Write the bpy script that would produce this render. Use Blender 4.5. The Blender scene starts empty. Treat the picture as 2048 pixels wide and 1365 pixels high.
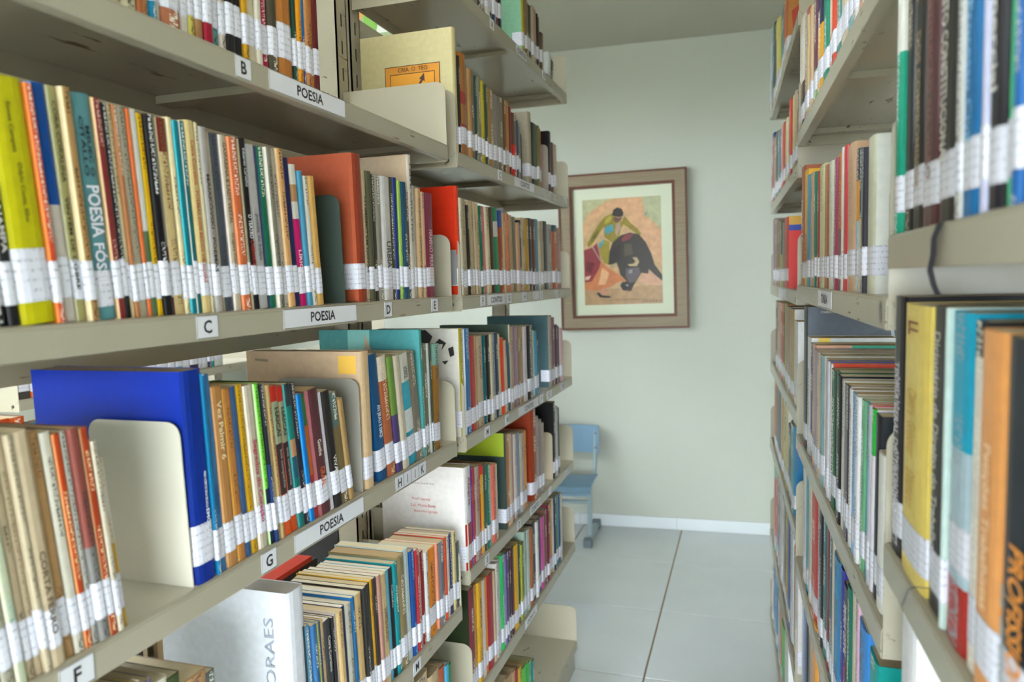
import bpy, math, random
from mathutils import Vector, Matrix
random.seed(11)
sc = bpy.context.scene
col = sc.collection

# ------------------------------------------------------------------ camera, light, exposure
H = 1.379                                   # eye height, floor at z = 0
FPX = 1476.2                                # focal length in pixels of the 2048 px wide frame
YAW, PIT, ROL = .3093, .0811, -.0253
CP = Vector((0, 0, H))
_fw = Vector((-math.sin(YAW)*math.cos(PIT), math.cos(YAW)*math.cos(PIT), -math.sin(PIT)))
_r = Vector((math.cos(YAW), math.sin(YAW), 0)); _u = _r.cross(_fw)
CR = _r*math.cos(ROL)+_u*math.sin(ROL); CU = _u*math.cos(ROL)-_r*math.sin(ROL); CF = _fw
camd = bpy.data.cameras.new('camera'); cam = bpy.data.objects.new('camera', camd); col.objects.link(cam)
camd.sensor_width = 36; camd.lens = FPX/2048*36; camd.clip_start = .02
M = Matrix((CR, CU, -CF)).transposed().to_4x4(); M.translation = CP; cam.matrix_world = M
camd.dof.use_dof = True; camd.dof.focus_distance = 1.3; camd.dof.aperture_fstop = 5.0
sc.camera = cam

wd = bpy.data.worlds.new('world'); sc.world = wd; wd.use_nodes = True
wd.node_tree.nodes['Background'].inputs[0].default_value = (.84, .93, 1, 1)
wd.node_tree.nodes['Background'].inputs[1].default_value = 30.0

def area(name, loc, target, sx, sy, power, color):
    l = bpy.data.lights.new(name, 'AREA'); l.shape = 'RECTANGLE'; l.size = sx; l.size_y = sy
    l.energy = power; l.color = color
    o = bpy.data.objects.new(name, l); col.objects.link(o); o.location = loc
    o.rotation_euler = (Vector(target)-Vector(loc)).to_track_quat('-Z', 'Y').to_euler()
    return o
area('window_daylight', (-2.93, 1.2, 1.98), (-.5, 1.2, 1.2), 3.2, .6, 10, (1, 1, .84))
area('ceiling_fill_light', (-.2, .9, 2.55), (-.2, .9, 0), 1.2, .3, 4, (1, .9, .74))  # soft warm fill added overhead, no lamp hangs here
sc.view_settings.view_transform = 'Standard'; sc.view_settings.look = 'None'
sc.view_settings.exposure = 0.12; sc.view_settings.gamma = 1.0; sc.view_settings.use_curve_mapping = False

# ------------------------------------------------------------------ helpers
def ray(px, py): return CF+CR*((px-1024)/FPX)-CU*((py-682.5)/FPX)
def project(P):
    v = Vector(P)-CP; d = v.dot(CF)
    return 1024+FPX*v.dot(CR)/d, 682.5-FPX*v.dot(CU)/d
def lin(c):
    if isinstance(c, str):
        c = [int(c[i:i+2], 16)/255 for i in (0, 2, 4)]
    return tuple(((v/12.92) if v <= .04045 else ((v+.055)/1.055)**2.4) for v in c[:3])
class Frame:                                # vertical plane of a row of shelf fronts
    def __init__(s, O, right, ang): s.O = Vector(O); s.r = Vector(right).normalized(); s.n = s.r.cross(Vector((0, 0, 1))); s.a = ang
    def hit(s, px, py):                     # pixel -> (s along the row, z)
        d = ray(px, py); t = (s.O-CP).dot(s.n)/d.dot(s.n); P = CP+d*t
        return (P-s.O).dot(s.r), P.z
    def pt(s, u, z, out=0): return s.O+s.r*u+s.n*out+Vector((0, 0, z))
    def s_at(s, px, z):                     # s where the horizontal line at height z crosses image column px
        d = CR*FPX-CF*(px-1024)             # plane of the image column
        A = s.pt(0, z)-CP
        return -A.dot(d)/s.r.dot(d)
XL = -.572
FL = Frame((XL, 0, 0), (0, 1, 0), 0.0)                      # left row
PHI = .0252; SC = 1.14
RD = Vector((-math.sin(PHI), math.cos(PHI), 0)); RN = Vector((math.cos(PHI), math.sin(PHI), 0))
FR = Frame(RN*(.14*SC), -RD, math.pi+PHI)                   # right row
FB = Frame((-1.85, 0, 0), (0, 1, 0), 0.0)                   # row behind the left one
FM = Frame((-1.07, 0, 0), (0, -1, 0), math.pi)              # far side of the left row

class MB:
    def __init__(s): s.v = []; s.f = []; s.c = []; s.uv = []; s.m = []; s.ink = []
    def face(s, pts, c, uv=None, m=0, ink=(0, 0, 0, 0)):
        i = len(s.v); s.v.extend([tuple(p) for p in pts]); s.f.append(tuple(range(i, i+len(pts))))
        s.c.append(c); s.uv.append(uv or [(0, 0)]*len(pts)); s.m.append(m); s.ink.append(ink)
    def box(s, a, b, c, m=0, skip=()):
        x0, y0, z0 = a; x1, y1, z1 = b
        P = lambda i, j, k: ((x0, x1)[i], (y0, y1)[j], (z0, z1)[k])
        for nme, q in (('-x', [(0,0,0),(0,0,1),(0,1,1),(0,1,0)]), ('+x', [(1,0,0),(1,1,0),(1,1,1),(1,0,1)]),
                       ('-y', [(0,0,0),(1,0,0),(1,0,1),(0,0,1)]), ('+y', [(0,1,0),(0,1,1),(1,1,1),(1,1,0)]),
                       ('-z', [(0,0,0),(0,1,0),(1,1,0),(1,0,0)]), ('+z', [(0,0,1),(1,0,1),(1,1,1),(0,1,1)])):
            if nme in skip: continue
            pp = [P(*t) for t in q]
            s.face(pp, c, [(p[0], p[2]) if nme[1] == 'y' else ((p[1], p[2]) if nme[1] == 'x' else (p[0], p[1])) for p in pp], m)
    def add(s, o, mat, moff=0):
        for f, c, uv, m, k in zip(o.f, o.c, o.uv, o.m, o.ink):
            s.face([mat @ Vector(o.v[i]) for i in f], c, uv, m+moff, k)
    def mesh(s, name, mats, smooth=False):
        me = bpy.data.meshes.new(name); me.from_pydata(s.v, [], s.f)
        for m in mats: me.materials.append(m)
        me.polygons.foreach_set('material_index', s.m)
        ca = me.attributes.new('col', 'FLOAT_COLOR', 'CORNER'); ia = me.attributes.new('ink', 'FLOAT_COLOR', 'CORNER')
        ul = me.uv_layers.new(name='uv')
        cb = []; kb = []; ub = []
        for f, c, uv, k in zip(s.f, s.c, s.uv, s.ink):
            for j in range(len(f)): cb += [c[0], c[1], c[2], 1]; kb += list(k); ub += list(uv[j])
        ca.data.foreach_set('color', cb); ia.data.foreach_set('color', kb); ul.data.foreach_set('uv', ub)
        if smooth: me.polygons.foreach_set('use_smooth', [True]*len(s.f))
        me.update(); return me
    def obj(s, name, mats, parent=None, smooth=False):
        if not isinstance(mats, (list, tuple)): mats = [mats]
        o = bpy.data.objects.new(name, s.mesh(name, mats, smooth)); col.objects.link(o); o.parent = parent
        return o
def empty(name, loc=(0, 0, 0), rot=(0, 0, 0)):
    o = bpy.data.objects.new(name, None); col.objects.link(o); o.location = loc; o.rotation_euler = rot
    o.empty_display_size = .05; return o
def tag(o, label=None, cat=None, group=None, kind=None):
    for k, v in (('label', label), ('category', cat), ('group', group), ('kind', kind)):
        if v: o[k] = v
    return o
ORD = 'first second third fourth fifth sixth seventh eighth ninth tenth eleventh twelfth thirteenth fourteenth fifteenth sixteenth seventeenth eighteenth nineteenth twentieth'.split()
TENS = {2: 'twenty', 3: 'thirty', 4: 'forty', 5: 'fifty', 6: 'sixty'}
def ordinal(n):
    if n <= 20: return ORD[n-1]
    t, u = divmod(n, 10)
    return (TENS[t][:-1]+'ieth') if u == 0 else TENS[t]+'-'+ORD[u-1]

# ------------------------------------------------------------------ materials
def newmat(name):
    m = bpy.data.materials.new(name); m.use_nodes = True; nt = m.node_tree
    return m, nt, nt.nodes['Principled BSDF']
def N(nt, t, **kw):
    n = nt.nodes.new(t)
    for k, v in kw.items():
        if k.startswith('i_'): n.inputs[k[2:].replace('_', ' ')].default_value = v
        else: setattr(n, k, v)
    return n
_mc = {}
def plain(hexc, rough=.5, metal=0, name=None):
    key = (hexc, rough, metal)
    if key in _mc: return _mc[key]
    m, nt, b = newmat(name or 'paint_'+str(hexc))
    c = lin(hexc)
    nz = N(nt, 'ShaderNodeTexNoise', i_Scale=60.0, i_Detail=3.0)
    mx = N(nt, 'ShaderNodeMix', data_type='RGBA'); mx.inputs[6].default_value = (*[v*.92 for v in c], 1); mx.inputs[7].default_value = (*c, 1)
    nt.links.new(nz.outputs[0], mx.inputs[0]); nt.links.new(mx.outputs[2], b.inputs['Base Color'])
    b.inputs['Roughness'].default_value = rough; b.inputs['Metallic'].default_value = metal
    _mc[key] = m; return m
def cover_mat():
    m, nt, b = newmat('book_cover'); L = nt.links.new
    at = N(nt, 'ShaderNodeAttribute', attribute_name='col'); ik = N(nt, 'ShaderNodeAttribute', attribute_name='ink')
    uv = N(nt, 'ShaderNodeUVMap', uv_map='uv'); sp = N(nt, 'ShaderNodeSeparateXYZ'); L(uv.outputs[0], sp.inputs[0])
    # wear
    tc = N(nt, 'ShaderNodeTexCoord'); n1 = N(nt, 'ShaderNodeTexNoise', i_Scale=90.0, i_Detail=4.0); L(tc.outputs['Object'], n1.inputs['Vector'])
    r1 = N(nt, 'ShaderNodeMapRange'); r1.inputs[1].default_value = .3; r1.inputs[2].default_value = .75; r1.inputs[3].default_value = .72; r1.inputs[4].default_value = .82
    L(n1.outputs[0], r1.inputs[0])
    mul = N(nt, 'ShaderNodeMix', data_type='RGBA', blend_type='MULTIPLY'); mul.inputs[0].default_value = 1
    L(at.outputs['Color'], mul.inputs[6]); L(r1.outputs[0], mul.inputs[7])
    # unreadable small print down the spine: fine blobs inside a narrow band
    cmb = N(nt, 'ShaderNodeCombineXYZ'); mu = N(nt, 'ShaderNodeMath', operation='MULTIPLY'); mu.inputs[1].default_value = 3.4
    mv = N(nt, 'ShaderNodeMath', operation='MULTIPLY'); mv.inputs[1].default_value = 480.
    L(sp.outputs[0], mu.inputs[0]); L(sp.outputs[1], mv.inputs[0]); L(mu.outputs[0], cmb.inputs[0]); L(mv.outputs[0], cmb.inputs[1])
    n2 = N(nt, 'ShaderNodeTexNoise', i_Scale=1.0, i_Detail=1.0); L(cmb.outputs[0], n2.inputs['Vector'])
    g2 = N(nt, 'ShaderNodeMath', operation='GREATER_THAN'); g2.inputs[1].default_value = .52; L(n2.outputs[0], g2.inputs[0])
    mv3 = N(nt, 'ShaderNodeMath', operation='MULTIPLY'); mv3.inputs[1].default_value = 14.; L(sp.outputs[1], mv3.inputs[0])
    cb3 = N(nt, 'ShaderNodeCombineXYZ'); L(mv3.outputs[0], cb3.inputs[0]); oi = N(nt, 'ShaderNodeObjectInfo'); mo = N(nt, 'ShaderNodeMath', operation='MULTIPLY'); mo.inputs[1].default_value = 50
    L(oi.outputs['Random'], mo.inputs[0]); L(mo.outputs[0], cb3.inputs[1])
    n3 = N(nt, 'ShaderNodeTexNoise', i_Scale=1.0, i_Detail=0.0); L(cb3.outputs[0], n3.inputs['Vector'])
    g3 = N(nt, 'ShaderNodeMath', operation='GREATER_THAN'); g3.inputs[1].default_value = .47; L(n3.outputs[0], g3.inputs[0])
    d = N(nt, 'ShaderNodeMath', operation='SUBTRACT'); d.inputs[1].default_value = .52; L(sp.outputs[0], d.inputs[0])
    ab = N(nt, 'ShaderNodeMath', operation='ABSOLUTE'); L(d.outputs[0], ab.inputs[0])
    lt = N(nt, 'ShaderNodeMath', operation='LESS_THAN'); lt.inputs[1].default_value = .2; L(ab.outputs[0], lt.inputs[0])
    p1 = N(nt, 'ShaderNodeMath', operation='MULTIPLY'); L(g2.outputs[0], p1.inputs[0]); L(g3.outputs[0], p1.inputs[1])
    p2 = N(nt, 'ShaderNodeMath', operation='MULTIPLY'); L(p1.outputs[0], p2.inputs[0]); L(lt.outputs[0], p2.inputs[1])
    p3 = N(nt, 'ShaderNodeMath', operation='MULTIPLY'); L(p2.outputs[0], p3.inputs[0]); L(ik.outputs['Alpha'], p3.inputs[1])
    mx = N(nt, 'ShaderNodeMix', data_type='RGBA'); L(p3.outputs[0], mx.inputs[0]); L(mul.outputs[2], mx.inputs[6]); L(ik.outputs['Color'], mx.inputs[7])
    L(mx.outputs[2], b.inputs['Base Color']); b.inputs['Roughness'].default_value = .34
    b.inputs['Specular IOR Level'].default_value = .26
    return m
def page_mat():
    m, nt, b = newmat('paper_pages'); L = nt.links.new
    at = N(nt, 'ShaderNodeAttribute', attribute_name='col'); tc = N(nt, 'ShaderNodeTexCoord'); mp = N(nt, 'ShaderNodeMapping'); mp.inputs['Scale'].default_value = (8, 2200, 4)
    L(tc.outputs['Object'], mp.inputs[0]); n = N(nt, 'ShaderNodeTexNoise', i_Scale=1.0, i_Detail=2.0); L(mp.outputs[0], n.inputs['Vector'])
    r = N(nt, 'ShaderNodeMapRange'); r.inputs[3].default_value = .72; r.inputs[4].default_value = 1.15; L(n.outputs[0], r.inputs[0])
    mul = N(nt, 'ShaderNodeMix', data_type='RGBA', blend_type='MULTIPLY'); mul.inputs[0].default_value = 1
    L(at.outputs['Color'], mul.inputs[6]); L(r.outputs[0], mul.inputs[7]); L(mul.outputs[2], b.inputs['Base Color']); b.inputs['Roughness'].default_value = .85
    return m
def sticker_mat():
    m, nt, b = newmat('call_number_sticker'); L = nt.links.new
    uv = N(nt, 'ShaderNodeUVMap', uv_map='uv'); sp = N(nt, 'ShaderNodeSeparateXYZ'); L(uv.outputs[0], sp.inputs[0])
    mv = N(nt, 'ShaderNodeMath', operation='MULTIPLY'); mv.inputs[1].default_value = 5.3; L(sp.outputs[1], mv.inputs[0])
    fr = N(nt, 'ShaderNodeMath', operation='FRACT'); L(mv.outputs[0], fr.inputs[0])
    lt = N(nt, 'ShaderNodeMath', operation='LESS_THAN'); lt.inputs[1].default_value = .3; L(fr.outputs[0], lt.inputs[0])
    sc_ = N(nt, 'ShaderNodeMapping'); sc_.inputs['Scale'].default_value = (900, 9, 1); L(uv.outputs[0], sc_.inputs[0])
    oi = N(nt, 'ShaderNodeObjectInfo'); ad = N(nt, 'ShaderNodeVectorMath', operation='ADD'); L(sc_.outputs[0], ad.inputs[0]); L(oi.outputs['Location'], ad.inputs[1])
    n = N(nt, 'ShaderNodeTexNoise', i_Scale=1.0, i_Detail=1.5); L(ad.outputs[0], n.inputs['Vector'])
    g = N(nt, 'ShaderNodeMath', operation='GREATER_THAN'); g.inputs[1].default_value = .55; L(n.outputs[0], g.inputs[0])
    p = N(nt, 'ShaderNodeMath', operation='MULTIPLY'); L(lt.outputs[0], p.inputs[0]); L(g.outputs[0], p.inputs[1])
    p2 = N(nt, 'ShaderNodeMath', operation='MULTIPLY'); p2.inputs[1].default_value = .5; L(p.outputs[0], p2.inputs[0])
    mx = N(nt, 'ShaderNodeMix', data_type='RGBA'); L(p2.outputs[0], mx.inputs[0]); mx.inputs[6].default_value = (*lin('d6d6e0'), 1); mx.inputs[7].default_value = (*lin('50505a'), 1)
    L(mx.outputs[2], b.inputs['Base Color']); b.inputs['Roughness'].default_value = .22
    return m
def shelf_mat(name='cream_enamel_steel', base='a29b88', scuff='5a4a36'):
    m, nt, b = newmat(name); L = nt.links.new
    tc = N(nt, 'ShaderNodeTexCoord')
    n = N(nt, 'ShaderNodeTexNoise', i_Scale=9.0, i_Detail=6.0); L(tc.outputs['Object'], n.inputs['Vector'])
    mp = N(nt, 'ShaderNodeMapping'); mp.inputs['Scale'].default_value = (60, 16, 140); L(tc.outputs['Object'], mp.inputs[0])
    n2 = N(nt, 'ShaderNodeTexNoise', i_Scale=1.0, i_Detail=3.0); L(mp.outputs[0], n2.inputs['Vector'])
    cr = N(nt, 'ShaderNodeMapRange'); cr.inputs[1].default_value = .63; cr.inputs[2].default_value = .68; L(n2.outputs[0], cr.inputs[0])
    c1 = N(nt, 'ShaderNodeMapRange'); c1.inputs[1].default_value = .52; c1.inputs[2].default_value = .64; L(n.outputs[0], c1.inputs[0])
    p = N(nt, 'ShaderNodeMath', operation='MULTIPLY'); L(cr.outputs[0], p.inputs[0]); L(c1.outputs[0], p.inputs[1])
    m0 = N(nt, 'ShaderNodeMix', data_type='RGBA'); c = lin(base); m0.inputs[6].default_value = (*[v*.93 for v in c], 1); m0.inputs[7].default_value = (*[v*1.04 for v in c], 1); L(n.outputs[0], m0.inputs[0])
    mx = N(nt, 'ShaderNodeMix', data_type='RGBA'); L(p.outputs[0], mx.inputs[0]); L(m0.outputs[2], mx.inputs[6]); mx.inputs[7].default_value = (*lin(scuff), 1)
    L(mx.outputs[2], b.inputs['Base Color']); b.inputs['Roughness'].default_value = .24
    return m
def wall_mat(name, base, bump=.06, rough=.75):
    m, nt, b = newmat(name); L = nt.links.new
    tc = N(nt, 'ShaderNodeTexCoord'); n = N(nt, 'ShaderNodeTexNoise', i_Scale=3.0, i_Detail=5.0); L(tc.outputs['Object'], n.inputs['Vector'])
    c = lin(base); mx = N(nt, 'ShaderNodeMix', data_type='RGBA'); mx.inputs[6].default_value = (*[v*.96 for v in c], 1); mx.inputs[7].default_value = (*[v*1.02 for v in c], 1); L(n.outputs[0], mx.inputs[0])
    n2 = N(nt, 'ShaderNodeTexNoise', i_Scale=90.0, i_Detail=3.0); L(tc.outputs['Object'], n2.inputs['Vector'])
    bp = N(nt, 'ShaderNodeBump'); bp.inputs['Strength'].default_value = bump; bp.inputs['Distance'].default_value = .01; L(n2.outputs[0], bp.inputs['Height'])
    L(bp.outputs[0], b.inputs['Normal']); L(mx.outputs[2], b.inputs['Base Color']); b.inputs['Roughness'].default_value = rough
    return m
def wood_mat(name, a, bcol, scale=(3, 60, 60)):
    m, nt, b = newmat(name); L = nt.links.new
    tc = N(nt, 'ShaderNodeTexCoord'); mp = N(nt, 'ShaderNodeMapping'); mp.inputs['Scale'].default_value = scale; L(tc.outputs['Object'], mp.inputs[0])
    n = N(nt, 'ShaderNodeTexNoise', i_Scale=2.0, i_Detail=5.0); L(mp.outputs[0], n.inputs['Vector'])
    mx = N(nt, 'ShaderNodeMix', data_type='RGBA'); mx.inputs[6].default_value = (*lin(a), 1); mx.inputs[7].default_value = (*lin(bcol), 1); L(n.outputs[0], mx.inputs[0])
    L(mx.outputs[2], b.inputs['Base Color']); b.inputs['Roughness'].default_value = .5
    return m
COVER, PAGE, STICK, SHELF = cover_mat(), page_mat(), sticker_mat(), shelf_mat()
PRINT = newmat('printed_colour'); _nt = PRINT[1]; _a = N(_nt, 'ShaderNodeAttribute', attribute_name='col'); _nt.links.new(_a.outputs['Color'], PRINT[2].inputs['Base Color']); PRINT[2].inputs['Roughness'].default_value = .45; PRINT = PRINT[0]
DARK = plain('161512', .6); SCREW = plain('6a655a', .35, .8); INK = plain('1a1a1c', .6); CARD = plain('dcdce0', .45)

# ------------------------------------------------------------------ text
_tc = {}
def text_geo(body, bold=False):
    key = (body, bold)
    if key in _tc: return _tc[key]
    cu = bpy.data.curves.new('t', 'FONT'); cu.body = body; cu.size = 1; cu.resolution_u = 2; cu.offset = .022 if bold else 0
    o = bpy.data.objects.new('t', cu); col.objects.link(o)
    dg = bpy.context.evaluated_depsgraph_get(); me = bpy.data.meshes.new_from_object(o.evaluated_get(dg))
    vs = [v.co.copy() for v in me.vertices]; fs = [tuple(p.vertices) for p in me.polygons]
    bpy.data.objects.remove(o); bpy.data.curves.remove(cu); bpy.data.meshes.remove(me)
    x0 = min(v.x for v in vs); x1 = max(v.x for v in vs); y0 = min(v.y for v in vs); y1 = max(v.y for v in vs)
    r = ([((v.x-x0)/(x1-x0), (v.y-y0)/(y1-y0)) for v in vs], fs, (x1-x0)/(y1-y0)); _tc[key] = r; return r
def text_into(mb, body, O, X, Y, c, bold=False):   # O lower-left corner, X and Y full-length vectors
    vs, fs, asp = text_geo(body, bold); O, X, Y = Vector(O), Vector(X), Vector(Y)
    for f in fs: mb.face([O+X*vs[i][0]+Y*vs[i][1] for i in f], lin(c))

# ------------------------------------------------------------------ books
def parse(spec):
    out = []; prev = 0
    for part in spec.split('/'):
        if '@' in part: c, f = part.split('@'); f = float(f)
        else: c, f = part, 1.0
        out.append((prev, f, lin(c))); prev = f
    return out
def book_geo(t, h, D, spec, o, side):
    segs = parse(spec); hard = o.get('hard', False)
    b = min((.32 if hard else .2)*t, .006 if hard else .0035); tb = .0024 if hard and t > .012 else min(.0007, t*.12)
    edge = o.get('e'); bc = o.get('b')
    fy = [0, .12, .3, .7, .88, 1]; fx = [-1, -.38, -.06, -.06, -.38, -1]
    ink = (0, 0, 0, 0)
    if o.get('ink'): ink = (*lin(o['ink']), .85)
    cv = MB()
    for z0f, z1f, c in segs:
        z0, z1 = z0f*h, z1f*h
        for k in range(5):
            cc = lin(edge) if (edge and k == 0) else c
            cv.face([(fx[k]*b, fy[k]*t, z0), (fx[k+1]*b, fy[k+1]*t, z0), (fx[k+1]*b, fy[k+1]*t, z1), (fx[k]*b, fy[k]*t, z1)], cc,
                    [(fy[k], z0), (fy[k+1], z0), (fy[k+1], z1), (fy[k], z1)], 0, (0, 0, 0, 0) if (edge and k == 0) else ink)
        lc = lin(bc) if bc else (lin(edge) if edge else c); rc = lin(bc) if bc else c
        cv.face([(-D, 0, z0), (-b, 0, z0), (-b, 0, z1), (-D, 0, z1)], lc, [(9, 9)]*4)
        cv.face([(-b, t, z0), (-D, t, z0), (-D, t, z1), (-b, t, z1)], rc, [(9, 9)]*4)
    c0 = segs[0][2]; c1 = segs[-1][2]; lc = lin(bc) if bc else c1
    for z, c in ((0, c0), (h, c1)):
        cap = [(fx[k]*b, fy[k]*t, z) for k in range(6)]; cv.face(cap if z else cap[::-1], c, [(9, 9)]*6)
        for ya, yb in ((0, tb), (t-tb, t)):
            q = [(-D, ya, z), (-b, ya, z), (-b, yb, z), (-D, yb, z)]; cv.face(q if z else q[::-1], lc, [(9, 9)]*4)
    for ya, yb in ((0, tb), (t-tb, t)):
        cv.face([(-D, ya, 0), (-D, ya, h), (-D, yb, h), (-D, yb, 0)], lc, [(9, 9)]*4)
    cv.face([(-D, tb, 0), (-b, tb, 0), (-b, tb, h), (-D, tb, h)][::-1], lc, [(9, 9)]*4); cv.face([(-b, t-tb, 0), (-D, t-tb, 0), (-D, t-tb, h), (-b, t-tb, h)][::-1], lc, [(9, 9)]*4)
    pg = MB(); ins = .003 if hard else .0006
    pg.box((-D+ins+.001, tb, ins), (-b-.0006, t-tb, h-ins), lin(o.get('p', random.choice(['cdbb94', 'c0a97e', 'd6cab0', 'b8a27c', 'cfc0a0']))), 0)
    st = None
    if o.get('lab', True) and h > .1:
        st = MB(); z0 = o.get('lz', .016+random.random()*.006); hh = o.get('lh', .036); d = .0004
        w = min(.026, D*.3); P = [(-b-w, -d)]+[(fx[k]*b+d*(1 if 0 < k < 5 else 0), fy[k]*t+(-d if k == 0 else (d if k == 5 else 0))) for k in range(6)]+[(-b-w, t+d)]
        L = 0; ls = [0]
        for k in range(1, len(P)): L += math.dist(P[k], P[k-1]); ls.append(L)
        for k in range(len(P)-1):
            st.face([(*P[k], z0), (*P[k+1], z0), (*P[k+1], z0+hh), (*P[k], z0+hh)], (1, 1, 1), [(ls[k], 0), (ls[k+1], 0), (ls[k+1], 1), (ls[k], 1)])
    pr = MB()
    for T in o.get('T', []):                          # spine lettering, reading downwards: text, colour, z from top frac, z to frac, width frac, centre frac
        body, c, za, zb, wf, cf = (list(T)+[.5])[:6]; H_ = wf*t; x = .0006
        text_into(pr, body, (x, cf*t-H_/2, (1-za)*h), (0, 0, -(zb-za)*h), (0, H_, 0), c, bold=True)
    yf = -.0005 if side == 0 else t+.0005; sx = 1 if side == 0 else -1
    for i, A in enumerate(o.get('art', [])):          # shapes on the cover facing the camera: colour, [(across 0 = left 1 = right, up 0..1)]
        c, pts = A; yy = yf-(.00012*i if side == 0 else -.00012*i)
        f = lambda a, z: ((-D+a*(D-b)) if side == 0 else (-b-a*(D-b)), yy, z*h)
        pr.face([f(*p) for p in pts], lin(c))
    for body, c, a, z, w, hh, vert in o.get('ft', []):   # lettering on that cover
        yy = yf-(.002 if side == 0 else -.002)*.9
        x = (-D+a*(D-b)) if side == 0 else (-b-a*(D-b))
        if vert: text_into(pr, body, (x, yy, z*h), (0, 0, w*h), (-sx*hh*h, 0, 0), c)
        else: text_into(pr, body, (x, yy, z*h), (sx*w*(D-b), 0, 0), (0, 0, hh*h), c)
    return cv, pg, st, (pr if pr.f else None)

COUNT = {}
BOOKS = []          # collected, then the largest 300 become things of their own
def cname(c):
    r, g, b = [v**(1/2.2) for v in c]; mx, mn = max(r, g, b), min(r, g, b); s = 0 if mx == 0 else (mx-mn)/mx
    if mx < .24: return 'black'
    if s < .13: return 'white' if mx > .8 else ('pale grey' if mx > .62 else ('grey' if mx > .4 else 'charcoal'))
    d = mx-mn
    hue = (60*((g-b)/d) if mx == r else (60*((b-r)/d)+120 if mx == g else 60*((r-g)/d)+240)) % 360
    if s < .34 and 20 <= hue < 75: return 'cream' if mx > .78 else ('beige' if mx > .6 else 'taupe')
    if hue < 14 or hue >= 345: return 'red' if mx > .62 else 'dark red'
    if hue < 40: return ('orange' if s > .6 else 'peach') if mx > .78 else ('brown' if mx < .6 else 'tan')
    if hue < 68: return ('yellow' if s > .55 else 'cream') if mx > .7 else 'olive'
    if hue < 160: return 'green' if mx > .4 else 'dark green'
    if hue < 200: return 'teal' if mx < .75 else 'turquoise'
    if hue < 255: return ('light blue' if mx > .7 and s < .5 else 'blue') if mx > .42 else 'navy'
    return ('purple' if mx > .35 else 'dark purple') if hue < 300 else ('pink' if mx > .7 else 'maroon')
def put(frame, s, z, t, h, spec, o, lean, info, D=None, out=None):
    BOOKS.append(dict(fr=frame, s=s, z=z, t=t, h=h, spec=spec, o=o, lean=lean, info=info, D=D or min(.214, max(.115, h*.67)), out=out if out is not None else -.002-random.random()*.005))
def row(frame, ztop, x0, entries, lean=((0, 0),), name='', shelf='', D=None, top=False, hdef=.2):
    zt = H+ztop+.0006
    def L(x):
        p = lean
        if x <= p[0][0]: return math.radians(p[0][1])
        for a, b in zip(p, p[1:]):
            if x <= b[0]: return math.radians(a[1]+(b[1]-a[1])*(x-a[0])/(b[0]-a[0]))
        return math.radians(p[-1][1])
    s_prev = frame.s_at(x0, zt) if not top else frame.hit(x0, top)[0]
    xp = x0; n = COUNT.get(shelf, 0)
    for e in entries:
        xr, spec = e[0], e[1]
        if top:
            yt = e[2] if len(e) > 2 else top
            s1, zz = frame.hit(xr, yt); h = zz-zt
        else: s1 = frame.s_at(xr, zt)
        if spec is None: s_prev = s1; xp = xr; continue
        o = dict(e[3]) if len(e) > 3 else {}
        th = math.radians(o['lean']) if 'lean' in o else L((xp+xr)/2)
        t = max(.0022, (s1-s_prev)*math.cos(th)-.0003)
        if not top:
            yt = e[2]
            if yt is not None and abs(yt) < 1: h = yt
            else:
                lo, hi = .05, .45
                for _ in range(24):
                    m = (lo+hi)/2; y = project(frame.pt(s_prev-m*math.sin(th), zt+m*math.cos(th)))[1]
                    if y > yt: lo = m
                    else: hi = m
                h = lo
        h = min(h, .36); n += 1
        s0 = s_prev
        if th < 0: s0 = s1-t/math.cos(th)
        if 'ink' not in o and 'T' not in o and random.random() < .65 and t > .004:
            c = parse(spec)[-1][2]; o['ink'] = 'e8e2d2' if sum(c) < .8 else '3a3230'
        put(frame, s0, zt, t, h, spec, o, th, (name, shelf, n), o.get('D', D))
        s_prev = s1; xp = xr
    COUNT[shelf] = n

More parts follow.
